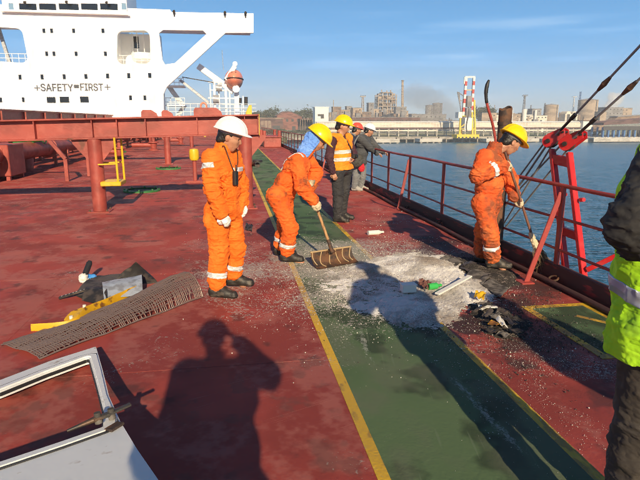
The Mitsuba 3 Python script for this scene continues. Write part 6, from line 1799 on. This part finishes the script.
# folded yellow plate
path = [V(-1.637, 4.444, 0.000), V(-1.471, 4.417, 0.000), V(-1.324, 4.437, 0.000), V(-1.236, 4.654, 0.000), V(-1.146, 4.843, 0.000), V(-1.034, 5.074, 0.000), V(-0.905, 5.234, 0.000)]
pth = spline(path, 30)
hs = np.interp(np.linspace(0, 1, 30), [0, .3, .45, .7, 1], [.05, .07, .11, .09, .10])
ws = np.interp(np.linspace(0, 1, 30), [0, .2, .45, .7, 1], [.05, .12, .17, .11, .06])
tg = np.gradient(pth, axis=0)
sd = A([unit(np.cross([0, 0, 1], t)) for t in tg])
vs = []
for j, q in enumerate(((0, 0), (.02, .55), (.10, 1.0), (.45, .75), (.8, .35), (1.0, .45))):
    vs.append(pth + sd * (ws * q[0])[:, None] + np.outer(hs * q[1] + .008 + .012 * (meshkit.noise(np.stack([np.arange(30) * .5, np.full(30, j * 1.7), np.zeros(30)], -1), 4) - .5), [0, 0, 1]))
vs = np.stack(vs, 1)
n1, n2 = vs.shape[:2]
i = np.arange(n1 * n2).reshape(n1, n2)
q = np.stack([i[:-1, :-1], i[1:, :-1], i[1:, 1:], i[:-1, 1:]], -1).reshape(-1, 4)
k = thing('bent_plate', 'bent yellow metal plate with rust spots beside the wire mat', 'plate')
part(k, 'plate', trimesh.Trimesh(np.vstack([vs.reshape(-1, 3), vs.reshape(-1, 3) - [0, 0, .004]]), np.vstack([q[:, [0, 1, 2]], q[:, [0, 2, 3]], q[:, [2, 1, 0]] + n1 * n2, q[:, [3, 2, 0]] + n1 * n2]), process=False), 'yellow_plate', 30)
for t in (9, 14):
    part(k, 'bolt', rod(vs[t, 3] - V(0, 0, .01), vs[t, 3] + V(0, 0, .022), .014, n=8), 'white_plastic')
# wire mat
N0, N1 = V(-1.383, 3.851, 0.000), V(-0.312, 5.077, 0.000)
F0, F1 = V(-1.747, 4.158, 0.000), V(-0.660, 5.490, 0.000)


def mat_pt(u, v):
    a, b = N0 + (N1 - N0) * u, F0 + (F1 - F0) * u
    h = np.interp(u, [0, .25, .6, .9, 1], [.012, .05, .11, .19, .19])
    w = .012 * math.sin(9 * u + 5 * v)
    return a + (b - a) * v + V(0, 0, .008 + h * math.sin(math.pi * min(1, v * 1.05) ** .8) ** .8 + abs(w) if v < .97 else .012)


k = thing('wire_mat', 'rusty grey wire mesh mat, arched at its right end, on the red deck', 'mat')
gm = np.random.default_rng(12)
jit = lambda q, s: q + gm.normal(0, s, 3) * [1, 1, .6] + V(0, 0, s)
w1 = [tube([jit(mat_pt(u, v), .0035) for u in np.linspace(0, 1, 22)], .0046, 5) for v in np.linspace(0, 1, 27)]
w2 = [tube([jit(mat_pt(u + gm.normal(0, .0012), v), .0025) for v in np.linspace(gm.choice([0, 0, 0, 0, .04, .09]), gm.choice([1, 1, 1, .96]), 14)], .0044, 5) for u in np.linspace(0, 1, 84)]
part(k, 'long_wires', cat(w1), 'wire_steel', True, kind='stuff')
part(k, 'cross_wires', cat(w2), 'wire_steel', True, kind='stuff')
part(k, 'end_bar', tube([mat_pt(1.0, v) for v in np.linspace(0, 1, 14)], .008, 8), 'wire_steel', True)
part(k, 'edge_bar', tube([mat_pt(u, 0.0) for u in np.linspace(0, 1, 16)], .006, 8), 'wire_steel', True)

# white door lying tilted at the lower left
A0, B0, H0 = V(-.995, 3.99, .055), V(-1.52, 3.50, .055), V(-.52, 2.48, .27)
dn = unit(np.cross(B0 - A0, H0 - A0))
dn = dn if dn[2] > 0 else -dn
ex = unit(A0 - B0)
ey = np.cross(dn, ex)


D2 = lambda q: ((q - A0) @ ex, (q - A0) @ ey)
mat('door_white', F(lambda p, n, uv: mix((.66, .67, .66), (.34, .27, .20), smoothstep(.60, .74, .6 * fbm(p.x * 5, p.y * 5, p.z * 5, 4) + .4 * fbm(p.x * 30, p.y * 30, p.z * 30, 3)))), .4, fine_bump, .001)
OUT = [D2(q) for q in (V(-1.006, 3.873, 0.067), V(-0.821, 3.265, 0.153), V(-0.687, 2.808, 0.217), V(-0.559, 2.446, 0.270), V(-0.428, 2.122, 0.319), V(-0.311, 1.854, 0.360), V(-0.185, 1.558, 0.406), V(-0.082, 1.280, 0.447), V(-0.813, 1.111, 0.391), V(-1.714, 2.513, 0.144), V(-1.884, 3.033, 0.069), V(-1.737, 3.247, 0.061), V(-1.474, 3.419, 0.069), V(-1.259, 3.678, 0.062))]
HOLE = [D2(q) for q in (V(-0.993, 3.627, 0.095), V(-0.817, 3.077, 0.174), V(-0.665, 2.593, 0.243), V(-0.626, 2.399, 0.268), V(-0.790, 2.316, 0.260), V(-1.001, 2.221, 0.249), V(-1.218, 2.115, 0.238), V(-1.553, 2.645, 0.146), V(-1.550, 3.078, 0.098), V(-1.386, 3.197, 0.102), V(-1.207, 3.417, 0.096))]
k = thing('cabin_door', 'white cabin door with a window opening lying tilted on the deck at the lower left', 'door')
op, hl = Polygon(OUT).buffer(-.01).buffer(.01), Polygon(HOLE).buffer(-.02).buffer(.02)
part(k, 'panel', prism(op.difference(hl), .045, A0 - dn * .045, ex, ey), 'door_white')
part(k, 'window_frame', prism(hl.buffer(.055).difference(hl.buffer(.012)).intersection(op.buffer(-.012)), .010, A0, ex, ey), 'door_white')
part(k, 'rubber_seal', prism(hl.buffer(.075).difference(hl.buffer(.062)).intersection(op.buffer(-.008)), .006, A0, ex, ey), 'lamp_black')
part(k, 'glass_channel', prism(hl.buffer(.008).difference(hl.buffer(-.008)), .02, A0 - dn * .03, ex, ey), 'lamp_black')
a, b = V(-0.773, 2.377, 0.255), V(-0.506, 2.479, 0.272)
m_ = lambda t, z: a + (b - a) * t + dn * z * .8
part(k, 'handle_bar', cat([rod(m_(0, .03), m_(.45, .05), .007, .014, 12), beam(m_(.62, .055), m_(1.0, .075), .032, .012, dn, .003), beam(m_(.40, .05), m_(.66, .055), .032, .02, dn, .004)]), 'dark_metal', 30)
for t in (.47, .68):
    part(k, 'knob', rod(m_(t, .02), m_(t, .085), .017, .015, 14), 'grey_rag', 30)
part(k, 'hinge_plate', beam(V(-0.592, 2.344, 0.278) + dn * .006, V(-0.548, 2.409, 0.275) + dn * .006, .05, .012, dn, .003), 'rusty')
part(k, 'support_block', cat([box(-.62, -.45, 1.75, 1.95, 0, .27), box(-1.35, -1.15, 1.9, 2.1, 0, .16)]), 'wood_dark')

# ------------------------------------------------------------------ thin coastal haze
scene['haze'] = {'type': 'cube', 'to_world': T().translate([0, 700, 15.0]).scale([1300, 900, 33.0]), 'bsdf': {'type': 'null'}, 'interior': {'type': 'ref', 'id': 'haze_air'}}
labels['haze'] = {'kind': 'stuff'}
scene['camera']['medium'] = {'type': 'ref', 'id': 'haze_air'}
